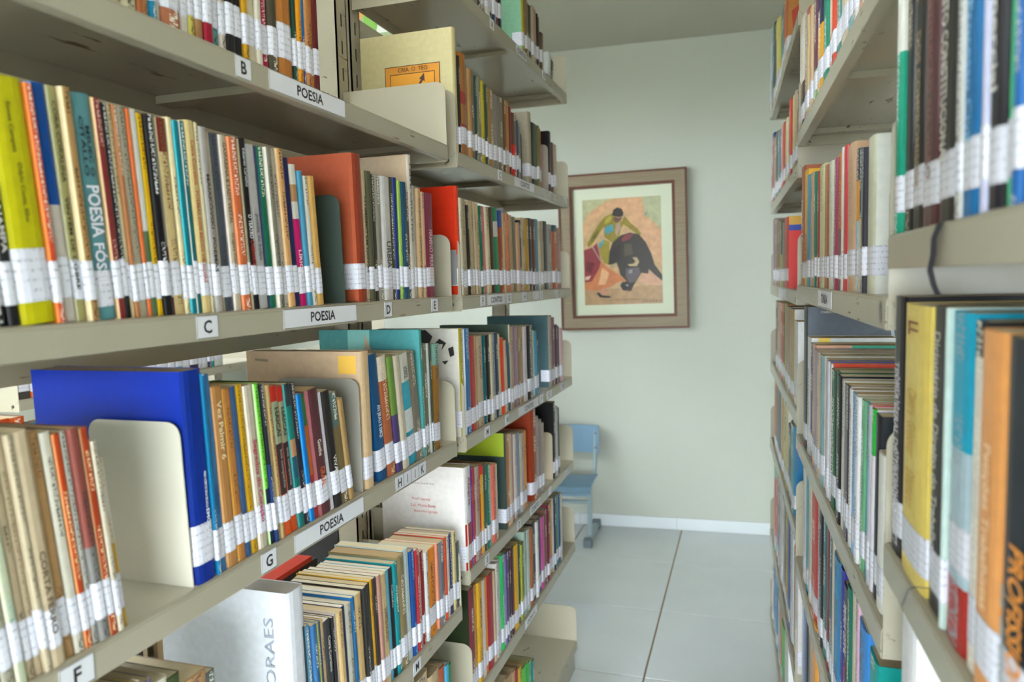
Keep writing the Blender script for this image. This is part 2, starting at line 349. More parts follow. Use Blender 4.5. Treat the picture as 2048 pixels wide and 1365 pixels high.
def build_books():
    def score(b):
        f = b['fr']; P = [project(f.pt(b['s']+dy, b['z']+dz)) for dy, dz in ((0, 0), (b['t'], 0), (b['t'], b['h']), (0, b['h']))]
        P = [(min(max(x, 0), 2048), min(max(y, 0), 1365)) for x, y in P]
        a = abs(sum(P[i][0]*P[(i+1) % 4][1]-P[(i+1) % 4][0]*P[i][1] for i in range(4)))/2
        return a+b['o'].get('big', 0)-(1e9 if b['info'][0] == '' else 0)
    BOOKS.sort(key=score, reverse=True)
    rest = MB()
    for i, b in enumerate(BOOKS):
        f = b['fr']; side = 0 if f is not FR else 1
        cv, pg, st, pr = book_geo(b['t'], b['h'], b['D'], b['spec'], b['o'], side)
        th = b['lean']; loc = f.pt(b['s'], b['z'], b['out'])
        if th < 0: loc = loc+f.r*(b['t']*(1/math.cos(th)-math.cos(th)))+Vector((0, 0, -b['t']*math.sin(th)))
        rot = Matrix.Translation(loc) @ Matrix.Rotation(f.a, 4, 'Z') @ Matrix.Rotation(th, 4, 'X')
        if i < 300 and b['info'][0]:
            nm, shelf, n = b['info']
            r = empty('book', loc, (th, 0, f.a))
            cv.obj('cover', COVER, r); pg.obj('page_block', PAGE, r)
            if st: st.obj('spine_label', STICK, r)
            if pr: pr.obj('printing', PRINT, r)
            segs = parse(b['spec']); main = cname(max(segs, key=lambda s: s[1]-s[0])[2])
            size = 'thin' if b['t'] < .0075 else ('thick' if b['t'] > .021 else '')
            desc = b['o'].get('desc') or (size+' '+main+' book').strip()
            lab = f"{desc} on {shelf}" if b['o'].get('desc') else f"{desc} on {shelf}, {ordinal(n)} from its left end"
            tag(r, lab, 'book', 'books on '+shelf)
        else:
            rest.add(cv, rot, 0); rest.add(pg, rot, 1)
            if st: rest.add(st, rot, 2)
            if pr: rest.add(pr, rot, 3)
    o = rest.obj('distant_books', [COVER, PAGE, STICK, PRINT])
    tag(o, 'the many small far-off and half-hidden books crowding the remaining shelves', 'books', None, 'stuff')

# ------------------------------------------------------------------ room shell
PSI = .0514; YW = 4.0423; CEIL = H+1.23
WX = Vector((math.cos(PSI), math.sin(PSI), 0)); WN = Vector((math.sin(PSI), -math.cos(PSI), 0))
WALLM = wall_mat('pale_green_wall_paint', 'b9bcb0'); CEILM = wall_mat('ceiling_paint', 'b0ae9e'); TILEM = None
def tile_mat():
    m, nt, b = newmat('white_ceramic_tile'); L = nt.links.new
    tc = N(nt, 'ShaderNodeTexCoord'); n = N(nt, 'ShaderNodeTexNoise', i_Scale=5.0, i_Detail=4.0); L(tc.outputs['Object'], n.inputs['Vector'])
    mx = N(nt, 'ShaderNodeMix', data_type='RGBA'); mx.inputs[6].default_value = (*lin('d2d8da'), 1); mx.inputs[7].default_value = (*lin('dde2e4'), 1); L(n.outputs[0], mx.inputs[0])
    L(mx.outputs[2], b.inputs['Base Color']); b.inputs['Roughness'].default_value = .16
    return m
TILEM = tile_mat()
W = MB(); W.box((-3.3, 0, 0), (2.4, .12, CEIL), lin('ffffff'))
wall_end = W.obj('wall_end', WALLM); wall_end.location = (0, YW, 0); wall_end.rotation_euler = (0, 0, PSI); tag(wall_end, kind='structure')
W = MB(); W.box((-3.12, -2.6, 0), (-3.0, 4.3, 1.6), (1, 1, 1)); W.box((-3.12, -2.6, 2.35), (-3.0, 4.3, CEIL), (1, 1, 1)); W.box((-3.12, -2.6, 1.6), (-3.0, -.6, 2.35), (1, 1, 1)); W.box((-3.12, 3.0, 1.6), (-3.0, 4.3, 2.35), (1, 1, 1))
tag(W.obj('wall_left', WALLM), kind='structure')
W = MB(); W.box((-3.1, -2.7, 1.95), (2.0, -2.6, CEIL), (1, 1, 1)); W.box((-3.1, -2.7, 0), (-1.15, -2.6, 1.95), (1, 1, 1)); W.box((1.5, -2.7, 0), (2.0, -2.6, 1.95), (1, 1, 1)); tag(W.obj('wall_back', WALLM), kind='structure')  # unseen wall, added with its opening shaped to limit the daylight inside
W = MB(); W.box((-60, -60, -.4), (60, 60, -.2), (1, 1, 1)); tag(W.obj('ground', wall_mat('added_ground', '625e50')), kind='structure')  # unseen ground, added so high surfaces get dimmer, warmer daylight
WF = MB()
for a in (-.6, .6, 1.8, 2.95): WF.box((-3.1, a, 1.6), (-3.05, a+.05, 2.35), (1, 1, 1))
WF.box((-3.1, -.6, 1.6), (-3.05, 3, 1.65), (1, 1, 1)); WF.box((-3.1, -.6, 2.3), (-3.05, 3, 2.35), (1, 1, 1))
tag(WF.obj('window_1', plain('d8dad6', .4)), kind='structure')
W = MB(); W.box((1.9, -2.6, 0), (2.0, 4.4, CEIL), (1, 1, 1)); tag(W.obj('wall_right', WALLM), kind='structure')
W = MB(); W.box((-3.1, -2.6, CEIL), (2.0, 4.5, CEIL+.1), (1, 1, 1)); tag(W.obj('ceiling', CEILM), kind='structure')
W = MB(); W.box((-3.1, -2.6, -.1), (2.0, 4.5, -.003), (1, 1, 1)); floor = tag(W.obj('floor', plain('8a6f52', .8)), kind='structure')
TS, TX, TY = .5333, -.339, 3.528
g = .003; tm = MB(); c = (1, 1, 1)
a, bv = TS/2-g, .0012
tm.box((-a, -a, -.008), (a, a, -bv), c, skip=('+z', '-z')); i_ = a-bv
tm.face([(-i_, -i_, 0), (i_, -i_, 0), (i_, i_, 0), (-i_, i_, 0)], c)
for k in range(4):
    R_ = Matrix.Rotation(k*math.pi/2, 3, 'Z'); tm.face([R_ @ Vector(p) for p in ((-a, -a, -bv), (a, -a, -bv), (i_, -i_, 0), (-i_, -i_, 0))], c)
tme = tm.mesh('tile', [TILEM])
for i in range(-4, 5):
    for j in range(-10, 2):
        cx, cy = TX+(i+.5)*TS, TY+(j-.5)*TS
        if cx < -3 or cx > 1.9 or cy > 3.95: continue
        o = bpy.data.objects.new('tile', tme); col.objects.link(o); o.parent = floor; o.location = (cx, cy, random.uniform(-.0003, .0002))
bb = empty('baseboard_end', (0, YW, 0), (0, 0, PSI)); tag(bb, kind='structure')
bm_ = MB(); bm_.box((.0015, -.009, .001), (TS-.0015, 0, .066), (1, 1, 1), skip=('+y',)); bme = bm_.mesh('baseboard_tile', [TILEM])
for k in range(-4, 4):
    o = bpy.data.objects.new('baseboard_tile', bme); col.objects.link(o); o.parent = bb; o.location = (-.366+k*TS, 0, 0)

# ------------------------------------------------------------------ steel bookcases
LIP = .0293
def shelf_mesh(L, lip=LIP, depth=.23):
    mb = MB(); pr = [(-depth, -.026), (-depth, 0), (-.004, 0), (-.0012, -.0012), (0, -.004), (0, -lip), (-.016, -lip), (-.016, -lip+.007)]
    for (xa, za), (xb, zb) in zip(pr, pr[1:]):
        mb.face([(xa, 0, za), (xa, L, za), (xb, L, zb), (xb, 0, zb)], (1, 1, 1))
    me = mb.mesh('shelf', [SHELF]); return me
def shelf_part(root, L, z, s0=0, lip=LIP, depth=.23):
    o = bpy.data.objects.new('shelf', shelf_mesh(L, lip, depth)); col.objects.link(o); o.parent = root; o.location = (0, s0, z)
    md = o.modifiers.new('sheet', 'SOLIDIFY'); md.thickness = .0013; md.offset = 0
    rb = MB()
    for y in (.006, L-.036, L*.5-.02): rb.box((-depth+.002, y, -.012), (-.017, y+.03, -.001), (1, 1, 1))
    r = rb.obj('stiffener', SHELF, o); r['kind'] = 'stuff'
    return o
def bracket_mesh(depth=.23, low=.033, high=.125):
    pts = [(-depth, -low), (-.001, -low)]; r = .022
    for k in range(7): a = k*math.pi/12; pts.append((-.001-r+r*math.cos(a), high-r+r*math.sin(a)))
    pts += [(-depth, high)]
    mb = MB(); w = .0016
    mb.face([(x, 0, z) for x, z in pts], (1, 1, 1)); mb.face([(x, w, z) for x, z in pts][::-1], (1, 1, 1))
    for (xa, za), (xb, zb) in zip(pts, pts[1:]+pts[:1]): mb.face([(xa, 0, za), (xa, w, za), (xb, w, zb), (xb, 0, zb)], (1, 1, 1))
    return mb.mesh('bracket', [SHELF])
BRK = bracket_mesh()
def screw_mesh():
    mb = MB(); n = 10; r = .0045
    ring = [(r*math.cos(2*math.pi*k/n), r*math.sin(2*math.pi*k/n)) for k in range(n)]
    mb.face([(x*.7, -.003, z*.7) for x, z in ring], (1, 1, 1))
    for k in range(n):
        a, b = ring[k], ring[(k+1) % n]; mb.face([(a[0], 0, a[1]), (b[0], 0, b[1]), (b[0]*.7, -.003, b[1]*.7), (a[0]*.7, -.003, a[1]*.7)], (1, 1, 1))
    return mb.mesh('screw', [SCREW], True)
SCM = screw_mesh()
def add_bracket(root, y, z, dirn=0):
    o = bpy.data.objects.new('bracket', BRK); col.objects.link(o); o.parent = root; o.location = (0, y, z)
    s = bpy.data.objects.new('screw', SCM); col.objects.link(s); s.parent = o; s.location = (-.022, 0, -.018)
    return o
def add_post(root, y, h=2.25, x=-.232, w=.042, d=.05):
    mb = MB(); mb.box((x-d, y-w/2, 0), (x, y-w/2+.003, h), (1, 1, 1)); mb.box((x-d, y+w/2-.003, 0), (x, y+w/2, h), (1, 1, 1)); mb.box((x-.003, y-w/2, 0), (x, y+w/2, h), (1, 1, 1)); mb.box((x-d, y-w/2, 0), (x-d+.003, y+w/2, h), (1, 1, 1))
    p = mb.obj('post', SHELF, root)
    sl = MB(); z = .1
    while z < h-.05:
        sl.box((x-.002, y-.0022, z), (x+.0003, y+.0022, z+.026), (1, 1, 1)); z += .055  # solid black bars stand in for the shade inside open holes
    s = sl.obj('slot_shade', DARK, p); s['kind'] = 'stuff'
    return p
def bookcase(label, frame, s0, s1, levels, posts, name='steel_bookcase', lip=LIP, base=True, mate=()):
    L = s1-s0
    root = empty(name, frame.pt(s0, 0), (0, 0, frame.a)); tag(root, label, 'bookcase', 'steel library bookcases')
    sh = {}
    for z in levels:
        zz = H+z; sh[z] = shelf_part(root, L, zz, 0, lip)
        if z > -1.2 or True:
            add_bracket(root, -.0018, zz); add_bracket(root, L+.0002, zz)
    if base and levels:
        zb = H+min(levels); mb = MB(); mb.box((-.012, .002, .001), (-.009, L-.002, zb-lip+.001), (1, 1, 1)); mb.box((-.23, .002, .001), (-.009, .004, zb-.012), (1, 1, 1)); mb.box((-.23, L-.004, .001), (-.009, L-.002, zb-.012), (1, 1, 1)); mb.obj('kick_plate', SHELF, root)
    for y in posts: add_post(root, y-s0)
    for z in mate:                                   # shelves hung on the far side of the same posts
        o = bpy.data.objects.new('shelf', shelf_mesh(L)); col.objects.link(o); o.parent = root; o.location = (-.498, L, H+z); o.rotation_euler = (0, 0, math.pi)
        md = o.modifiers.new('sheet', 'SOLIDIFY'); md.thickness = .0013; md.offset = 0
    return root, sh
A_LV = [.2754, -.0275, -.3273, -.6794, -1.02, -1.2733]
A_LV = [.2754, -.0275, -.3273, -.6794, -1.03, -1.2733]
B_LV = [.6168, .2716, -.0284, -.3305, -.6243, -.916, -1.2733]
YA0, YA1, YB0, YB1 = .385, 1.3967, 1.451, 2.4544
caseA, shA = bookcase('near left steel bookcase carrying the POESIA shelf cards', FL, YA0, YA1, [z for z in A_LV if z != -1.2733], (.37, 1.405), mate=(-.085, .275, -.75), base=False)
caseB, shB = bookcase('far left steel bookcase carrying the CONTOS shelf cards, beside the picture', FL, YB0, YB1, B_LV, (1.462, 2.475), mate=(-.335, -.03, .29, .6, -.75))
R_LV = [.605, .258, -.04, -.33, -.622, -.98, -1.293]
u1, u2, u3 = 2.5881*SC, 1.637*SC, .7361*SC
LR = LIP*SC
caseR, shR = bookcase('far right steel bookcase next to the end wall', FR, -u1, -u2-.006, R_LV, (-u1-.02,), lip=LR)
def lvl(px, py): return FR.hit(px, py)[1]-H
T_LV = [.328, -.027, lvl(1600, 886), lvl(1600, 1150), -1.03, -1.293]
caseT, shT = bookcase('middle right steel bookcase holding the economics textbooks', FR, -u2, -u3-.006, T_LV, (-u2-.02,), lip=LR)
N_LV = [.037, -.286, -.64, -.99]
caseN, shN = bookcase('nearest right steel bookcase, blurred at the picture edge', FR, -u3, .25, N_LV, (-u3+.0,), lip=LR, base=False)
case2, sh2 = bookcase('steel bookcase of the row behind, glimpsed through the gap', FB, 1.459, 2.504, [.32, -.284, -.59, -1.27], (1.44, 2.52))
case3, sh3 = bookcase('empty steel bookcase farther along the row behind', FB, 2.56, 3.55, [.32, -.30, -.64, -1.27], (3.57,))

# shelf cards with lettering (card edges given as image columns)
def cards(frame, shelf, root, z, items, lip=LIP, ss=None):
    s0 = (root.matrix_basis.translation-frame.O).dot(frame.r)
    for x0, x1, body in items:
        mb = MB(); tx = MB()
        zc = H+z-lip/2; a = frame.s_at(x0, zc)-s0; b = frame.s_at(x1, zc)-s0; hh = lip*.86; zl = -lip/2-hh/2
        mb.box((.0006, a, zl), (.0011, b, zl+hh), lin('dcdce0'))
        bw = .0006
        for q in ((a, zl, b, zl+bw), (a, zl+hh-bw, b, zl+hh), (a, zl, a+bw, zl+hh), (b-bw, zl, b, zl+hh)):
            tx.face([(.0013, q[0], q[1]), (.0013, q[2], q[1]), (.0013, q[2], q[3]), (.0013, q[0], q[3])], lin('3a3a3c'))
        if body:
            asp = text_geo(body)[2]; th = hh*(.56 if len(body) > 1 else .6); tw = min(asp*th, (b-a)*.8)
            text_into(tx, body, (.0014, (a+b)/2-tw/2, zl+hh/2-th/2), (0, tw, 0), (0, 0, th), '1c1c22', True)
        mb.obj('label_card', CARD, shelf); tx.obj('card_lettering', PRINT, shelf)
cards(FL, shA[.2754], caseA, .2754, [(470, 501, 'B'), (537, 689, 'POESIA')])
cards(FL, shA[-.0275], caseA, -.0275, [(392, 435, 'C'), (566, 712, 'POESIA'), (768, 783, 'D'), (862, 875, 'E')])
cards(FL, shA[-.3273], caseA, -.3273, [(118, 187, 'F'), (522, 552, 'G'), (588, 726, 'POESIA'), (791, 806, 'H'), (806.5, 821, 'I'), (821.5, 836, 'J'), (836.5, 851, 'K')])
cards(FL, shA[-.6794], caseA, -.6794, [(826, 841, 'M')])
cards(FL, shB[.6168], caseB, .6168, [(979, 987, 'A'), (1032, 1052, 'CONTOS'), (1084, 1090, 'B')])
cards(FL, shB[.2716], caseB, .2716, [(995, 1003, 'C'), (1029, 1068, 'CONTOS'), (1084, 1090, 'D'), (1100, 1105, 'E'), (1128, 1133, '')])
cards(FL, shB[-.0284], caseB, -.0284, [(960, 970, 'F'), (975, 1009, 'CONTOS'), (1014, 1022, 'G'), (1045, 1053, 'H'), (1066, 1072, 'I'), (1072.5, 1077, 'J'), (1079, 1085, 'K'), (1109, 1115, 'L')])
cards(FL, shB[-.3305], caseB, -.3305, [(969, 979, 'M'), (1010, 1018, 'N'), (1037, 1076, 'CONTOS'), (1079, 1086, 'P'), (1093, 1103, 'C'), (1122, 1129, 'R')])
cards(FL, shB[-.6243], caseB, -.6243, [(970, 978, 'S'), (1034, 1041, 'T'), (1060, 1080, 'CONTOS'), (1096, 1102, ''), (1128, 1138, '')])
cards(FL, shB[-.916], caseB, -.916, [(1050, 1073, 'CRÔNICAS')])
cards(FR, shT[-.027], caseT, -.027, [(1637, 1664, 'TONDA')], LR)
cards(FR, shR[-.04], caseR, -.04, [(1558, 1571, '')], LR)
def oval(shelf, frame, root, px, z, lip):
    s0 = (root.matrix_basis.translation-frame.O).dot(frame.r); y = frame.s_at(px, H+z-lip/2)-s0; mb = MB(); n = 20; zc = -lip/2
    for (r0, r1, c) in ((.55, 1, '5a5a58'), (0, .5, '8a8a86')):
        for k in range(n):
            A, B = 2*math.pi*k/n, 2*math.pi*(k+1)/n
            mb.face([(.0012, y+.008*r0*math.cos(A), zc+.011*r0*math.sin(A)), (.0012, y+.008*r1*math.cos(A), zc+.011*r1*math.sin(A)), (.0012, y+.008*r1*math.cos(B), zc+.011*r1*math.sin(B)), (.0012, y+.008*r0*math.cos(B), zc+.011*r0*math.sin(B))], lin(c))
    mb.obj('maker_badge', PRINT, shelf)
oval(shT[-.027], FR, caseT, 1762, -.027, LR); oval(sh2[-.284], FB, case2, 515, -.284, LIP)

# ------------------------------------------------------------------ bookends
def bookend(frame, px, z, w, h, hexc, label, inset=.006, lean=0):
    s = frame.s_at(px, H+z); root = empty('bookend', frame.pt(s, H+z+.0008), (math.radians(lean), 0, frame.a)); tag(root, label, 'bookend', 'sheet steel bookends')
    m = plain(hexc, .2); mb = MB(); r = .016; pts = [(-inset-w, 0), (-inset, 0)]
    for k in range(7): a = k*math.pi/12; pts.append((-inset-r+r*math.cos(a), h-r+r*math.sin(a)))
    for k in range(7): a = math.pi/2+k*math.pi/12; pts.append((-inset-w+r+r*math.cos(a), h-r+r*math.sin(a)))
    t = .0014
    mb.face([(x, 0, q) for x, q in pts], (1, 1, 1)); mb.face([(x, t, q) for x, q in pts][::-1], (1, 1, 1))
    for (xa, za), (xb, zb) in zip(pts, pts[1:]+pts[:1]): mb.face([(xa, 0, za), (xa, t, za), (xb, t, zb), (xb, 0, zb)], (1, 1, 1))
    mb.obj('upright', m, root)
    f = MB(); f.box((-inset-w, .0005, -.0004), (-inset, .09, .0004), (1, 1, 1)); f.obj('foot', m, root)
    return root

# ================================================================== books, shelf by shelf
K = '1c1b1d'
SH = dict(A1='the POESIA shelf marked B', A2='the POESIA shelf marked C', A3='the POESIA shelf marked G', A4='the left shelf marked M below POESIA',
          B0='the top CONTOS shelf', B1='the CONTOS shelf marked C', B2='the CONTOS shelf marked F', B3='the CONTOS shelf marked M', B4='the CONTOS shelf marked S', B5='the CRÔNICAS shelf')
# --- near left, top (only the feet of the books show)
row(FL, .2754, 230, [(239, 'c9bfa0', .21), (253, 'c4b48a', .2), (285, 'd0c6a4', .21, {'lh': .04}), (297, 'b66a3c/', .2) if 0 else (297, 'b66a3c', .2), (309, 'c98a5a', .2), (321, '147a9c', .19), (331.5, 'd8d2c2', .2), (374, 'b06c4c', .23, {'hard': 1, 'lh': .045}), (390, 'd6d0c0', .2), (403, 'd2c460', .2), (417, 'a4774e', .2), (434, 'a01c34', .21), (451, '6aa4a4', .2), (463, 'd8c8bc', .2),
     (478.5, K, .21, {'ink': 'd8d8d8'}), (495.5, '1b1c22@.9/1a6aa8', .21), (506, 'd09a24', .2), (523, 'd8ccac', .21, {'T': [('TINHI', '30302c', .45, .6, .5)]}), (533, 'ded6c0', .2), (548.5, 'b41a4c', .21), (565.6, '4e4838', .2), (596, 'ba7634', .22, {'hard': 1, 'lh': .045}), (603, '21463a', .2), (613.5, 'ee9c1a', .2), (620, '43307a@.3/1b74b4', .2), (630.5, 'c88a54', .19), (639, 'd0812a', .19), (651, '6a2026', .2, {'hard': 1})],
    name='a', shelf=SH['A1'])
# --- near left, shelf marked C
row(FL, -.0275, -14, [(31, K, .2, {'ink': 'd0d0d0'}), (55, '222124', .2, {'T': [('DE NAMPA', 'c8c4ba', .42, .7, .5)], 'desc': 'black book with pale lettering'}), (123.5, 'c6be12', 143, {'T': [('Sousa Campos', '55520c', .1, .3, .16, .45), ('Odylo Costa, filho', '55520c', .34, .58, .16, .52)], 'desc': 'thick yellow book with faint lettering', 'lh': .045}), (138.5, 'd8522e', 163, {'e': 'f08a3c'}), (169, 'c9bfb2@.5/0c4a98', 160, {'e': '2c8ad8', 'desc': 'blue and grey book'}),
     (189, 'a8a068', 168, {'e': 'e6e4b8', 'T': [('CORA CORALINA', '38341c', .06, .4, .42), ('VINTÉM DE COBRE', '2c2a18', .46, .86, .48)]}), (207.6, 'b08a58', 171, {'e': 'f2dcae', 'ink': '4a3216'}), (248, '5d9298', 180, {'T': [('CITALLO', '16222a', .1, .36, .2, .33), ('MSUEC O', '16222a', .14, .36, .2, .6), ('POESIA', 'dedce6', .4, .63, .62, .5), ('FÓSSIL', 'dedce6', .655, .86, .62, .5)], 'desc': 'teal book lettered POESIA FÓSSIL in white', 'lz': .012, 'lh': .034}),
     (263.7, '84302f', 193, {'e': 'f0c896', 'ink': 'c8a090'}), (275.8, '201e1e', 203, {'ink': 'cfcfcf'}), (283.5, 'e2cfa2', 205), (292, 'b07448', 207), (308.7, 'aaa08a', 210, {'e': 'e6dcc4', 'ink': '5a5446'}), (316.5, 'e2743c', 215), (328.5, '58704c@.42/d6d2c8', 216), (340, 'e8b414', 224, {'ink': '2a2414', 'e': 'f4d230'}), (357, '171519', 226, {'ink': 'e8e8e8'}), (362.6, '6a3a3c@.35/a09888', 229), (383.5, 'd2b880@.83/7c2a22', 232, {'ink': '6a4a30', 'e': 'ecd6a0'}), (393, 'ecdcae', 232),  # thin cream entries are pale edge stripes of neighbouring spines, built as books
     (405, '087c8c', 239, {'e': '46c0cc'}), (415, '1a6a6e', 240, {'e': 'f0f0ea', 'ink': 'd8e6e6'}), (433, 'd8c084', 238, {'T': [('Cora Coralina', 'b0562c', .1, .33, .4), ('POEMAS DOS BECOS DE GOIÁS', 'b0562c', .36, .84, .42)]}), (439.5, 'f0e2b8', 243), (453, 'aaa49e', 252, {'T': [('MAIAKÓVSKI · POEMAS', '24242e', .25, .78, .55)], 'desc': 'grey book lettered MAIAKÓVSKI POEMAS'}), (460, 'd8b890', 262), (480.6, '4c525c', 263, {'ink': '2c3038', 'e': 'bfb4a0'}), (495, 'cbbca2', 268, {'T': [('GASPARINA & LADY VESTAL', '6a4a34', .04, .5, .45), ('Gregory Corso', '6a4a34', .55, .75, .45)], 'e': 'f0e2dc'}),
     (513, 'd06a3e', 272, {'e': 'f49a6a', 'ink': 'f2ddd0'}), (517, 'b4a684', 276), (529, '171519', 274, {'T': [('Eduardo Carvalho', 'b8b8b8', .06, .28, .5), ('O TEATRO', 'e4e4e4', .44, .58, .6), ('CABRANTE', 'a02c20', .59, .74, .6)], 'desc': 'black book lettered O TEATRO in white and red'}), (549.5, 'b9b5b2', 286, {'e': 'e8dcec', 'T': [('poesia de bolso', '55555c', .42, .7, .4)]}), (564, '0e6a4c', 291, {'e': '1c2c54'}), (576, '8a8474', 293, {'ink': '3c3832', 'e': 'e4dccc'}), (586, 'c2b8a8', 296, {'ink': '50483c'}), (599, 'dca468', 296, {'e': 'ecc492'}), (609.5, '1e2452', 314), (624, 'c81668@.62/dcd6c8@.74/b88a5a@.86/e0dcd0', 327, {'T': [('LÍRICA', 'f4e4ee', .6, .78, .5)]}), (633, '4c94b4', 341), (641.7, 'dcd6ca', 351), (655, 'd6a85c', 351),
     (722, None), (743, '9a3e26', 304, {'hard': 1, 'D': .2, 'desc': 'thick rust red hardback book', 'lh': .04, 'e': 'b85a3c', 'big': 9000, 'lean': 1.5, 'ink': '7a2c1a'}), (750, 'c6b08c', 338, {'T': [('OTIMISMO EM GOTAS', '3a3226', .2, .78, .55)], 'ink': ''}), (759, '54543c', 341), (767.7, '3a3830', 347, {'ink': 'c8c0a8'}), (776.5, '8e897c', 349), (794, 'cbc7c2', 351, {'T': [('URBIA', '44443e', .52, .74, .5)], 'desc': 'pale book lettered URBIA'}), (803, '4a4a38', 353), (810, '1c3478', 354, {'e': '3a58b8'}), (816, 'a4c860', 360), (825, '1e4c68', 363), (832, '5e4a3c', 380),
     (839.5, 'dcd2c4', 308, {'b': 'd6bc9c', 'T': [('LEITE CRIATIVO', '55524c', .06, .6, .4)], 'desc': 'tall cream book with a plain tan cover', 'big': 4000}), (845, 'aaa090', 371), (853, 'c0a078', 376), (860, 'dcb48c', 383), (876, '84324a', 384, {'T': [('FIRMINO FERREIRA', 'd8b0b8', .35, .82, .4)], 'desc': 'maroon book lettered in pink'})],
    lean=((0, 5.2), (130, 4.6), (300, 3.9), (420, 3.4), (600, 4.2), (660, 4), (700, 1), (745, .8), (880, .2)), name='a', shelf=SH['A2'])
bookend(FL, 698, -.0275, .11, .162, '3e4a44', 'dark green steel bookend leaning against a rust red hardback', lean=2.5)
# --- near left, shelf marked G
row(FL, -.3273, -25, [(20, '241a38', .2, {'ink': ''}), (47, 'b2ab98', 884, {'ink': '4a463c', 'e': 'ded6bc'}), (68, 'c6ccae', 880, {'e': 'e8e2c4', 'ink': '5a9aa0'}), (86, 'b8a484', 876), (100, 'c0ac8c', 874, {'ink': '6a5a44'}), (112, 'c4b496', 872), (141, 'c8b494', 868, {'T': [('CORTA FERRO', '5c4c38', .5, .86, .4)]}), (164, 'b48c5c', 868, {'e': 'f0cc8e', 'ink': '6a4a26'}), (183, 'd8d2c0', 868), (197, 'c2481c', 871, {'e': 'e89a5c', 'ink': 'f0d8a0'}), (209, 'c6c2b8', 866), (228, '84827e@.45/8c4a40', 860, {'ink': '3a3434'}), (244, 'b0421e', 859, {'e': 'd8a070', 'ink': 'f0d0a0'}), (255, 'd4c8b0', 884), (268, 'd6a83e@.5/e0d8c8', 921, {'ink': 'b08a50'}),
     (402, None), (442, '0c2f92', 745, {'D': .213, 'lean': 1.5, 'hard': 0, 'T': [('EMOÇÕES', 'e8ecf4', .66, .82, .22, .72), ('PARA ALÉM DA SALA DE AULA', 'e8ecf4', .48, .655, .14, .72)], 'desc': 'tall royal blue book', 'b': '1030a0', 'big': 9000, 'lh': .045}), (449, '0c78a8', 748), (464, '3e78ac', 752, {'T': [('mulheres', '24507c', .55, .7, .4)]}), (486.5, 'b8824a', 776, {'T': [('Vez Palmir 6', 'e0c89c', .08, .4, .42)], 'e': 'e0a870', 'ink': ''}), (503, 'b87a3c', 780, {'e': 'f4b034', 'ink': '6a4420'}), (514.5, '3a5a84', 776), (529.5, 'd6a41e', 772.7, {'ink': '8a6414'}), (548, 'c6b8a4', 774, {'T': [('Segredos do Coração', 'b0304a', .33, .84, .5)], 'e': 'f0e6d2', 'desc': 'cream book lettered Segredos do Coração in red', 'ink': ''}), (557.5, '1e2c44@.35/76d83c', 769, {'e': 'c4e4a0'}), (563, '223a6c@.5/1c1e2a', 770), (570.6, 'cabea8', 771), (577, 'c8a870', 772),
     (593, 'd2521c@.28/3c2c2e@.62/9aa684@.9/c02a1e', 776, {'T': [('HAICAI', '26302a', .14, .33, .45), ('boa companhia', '9c8c84', .42, .68, .4)], 'e': 'd8632c', 'desc': 'left of two matching books lettered HAICAI', 'ink': ''}), (606, 'd2521c@.28/3c2c2e@.62/9aa684@.9/c02a1e', 776, {'T': [('HAICAI', '26302a', .14, .33, .45), ('boa companhia', '9c8c84', .42, .68, .4)], 'e': 'ee5a1e', 'desc': 'right of two matching books lettered HAICAI', 'ink': ''}), (619, '16706c@.35/24586c@.5/c08c62@.62/1c7a70@.85/2c3a3e', 771, {'e': '3c9a98', 'ink': ''}), (628.5, '201e2a', 769, {'ink': 'b8b4ac'}), (638, '0c74c4', 791, {'e': '2ca0ea'}), (647, 'b8322a@.35/c86a1e@.75/3c7a3a', 790), (669.6, '5c3236', 784, {'T': [('GRAAL', 'c8623c', .62, .78, .4), ('Goethe', 'e0d4c8', .4, .53, .3)], 'e': '9c5a5e', 'ink': '', 'desc': 'dark brown book with a yellow dot'}), (677, 'e6e0ea', 787), (692, '2a2624', 786, {'T': [('VIVAS', 'e0dcd4', .55, .72, .4)]}), (707, '7c6a44@.7/5a7470', 790), (716, 'ac8a58', 800),
     (740, None), (757, 'd8b88e', 704, {'D': .213, 'b': 'd6b694', 'lean': .6, 'desc': 'tall beige book with a plain blank cover', 'big': 9000, 'T': [], 'ink': '', 'art': [('e0b048', [(.82, .84), (.97, .84), (.97, .97), (.82, .97)]), ('8a7a62', [(.08, .93), (.2, .92), (.2, .94), (.08, .945)])]}), (768, None), (785.5, '164e7c', 713, {'T': [('AN JIRAU E EMQI', 'cfd8e0', .4, .66, .45)], 'lean': 6.5}), (802, 'b0623c@.8/d8ccb8', 716, {'lean': 6.8, 'ink': 'e0c8a0'}), (813.5, '4c3c6c@.5/6a8c3c', 716, {'lean': 7}), (825, 'c8bca4', 713, {'lean': 7.2}), (843, '2c9cb4@.3/d8dcd8@.5/3caac0@.75/e0dccc', 712, {'T': [('KORPOS', '33404c', .12, .22, .4)], 'lean': 7.6, 'ink': ''}), (856.5, '7c7262', 708, {'lean': 8, 'ink': 'c8bca4'}),
     (861, '3c8a84', 660, {'D': .213, 'b': '5cacac', 'desc': 'tall turquoise picture book', 'big': 6000, 'art': [('8accc4', [(.28, .5), (.5, .5), (.52, 1), (.3, 1)]), ('c8b090', [(.45, .72), (.47, .98), (.58, .72)])]}), (869.5, '70705c', 690), (873.5, 'c8ccc4', 688), (877, '40493c', 688), (890, '9a6c26@.8/84b0a0', 690, {'lean': -2})],
    lean=((0, 5.6), (268, 5.2), (402, 1.5), (445, 2.6), (540, 4.6), (620, 6.2), (716, 8.6), (900, 0)), name='a', shelf=SH['A3'])
bookend(FL, 396, -.3273, .125, .185, 'c4c0b0', 'cream steel bookend before the royal blue book', lean=2.2)
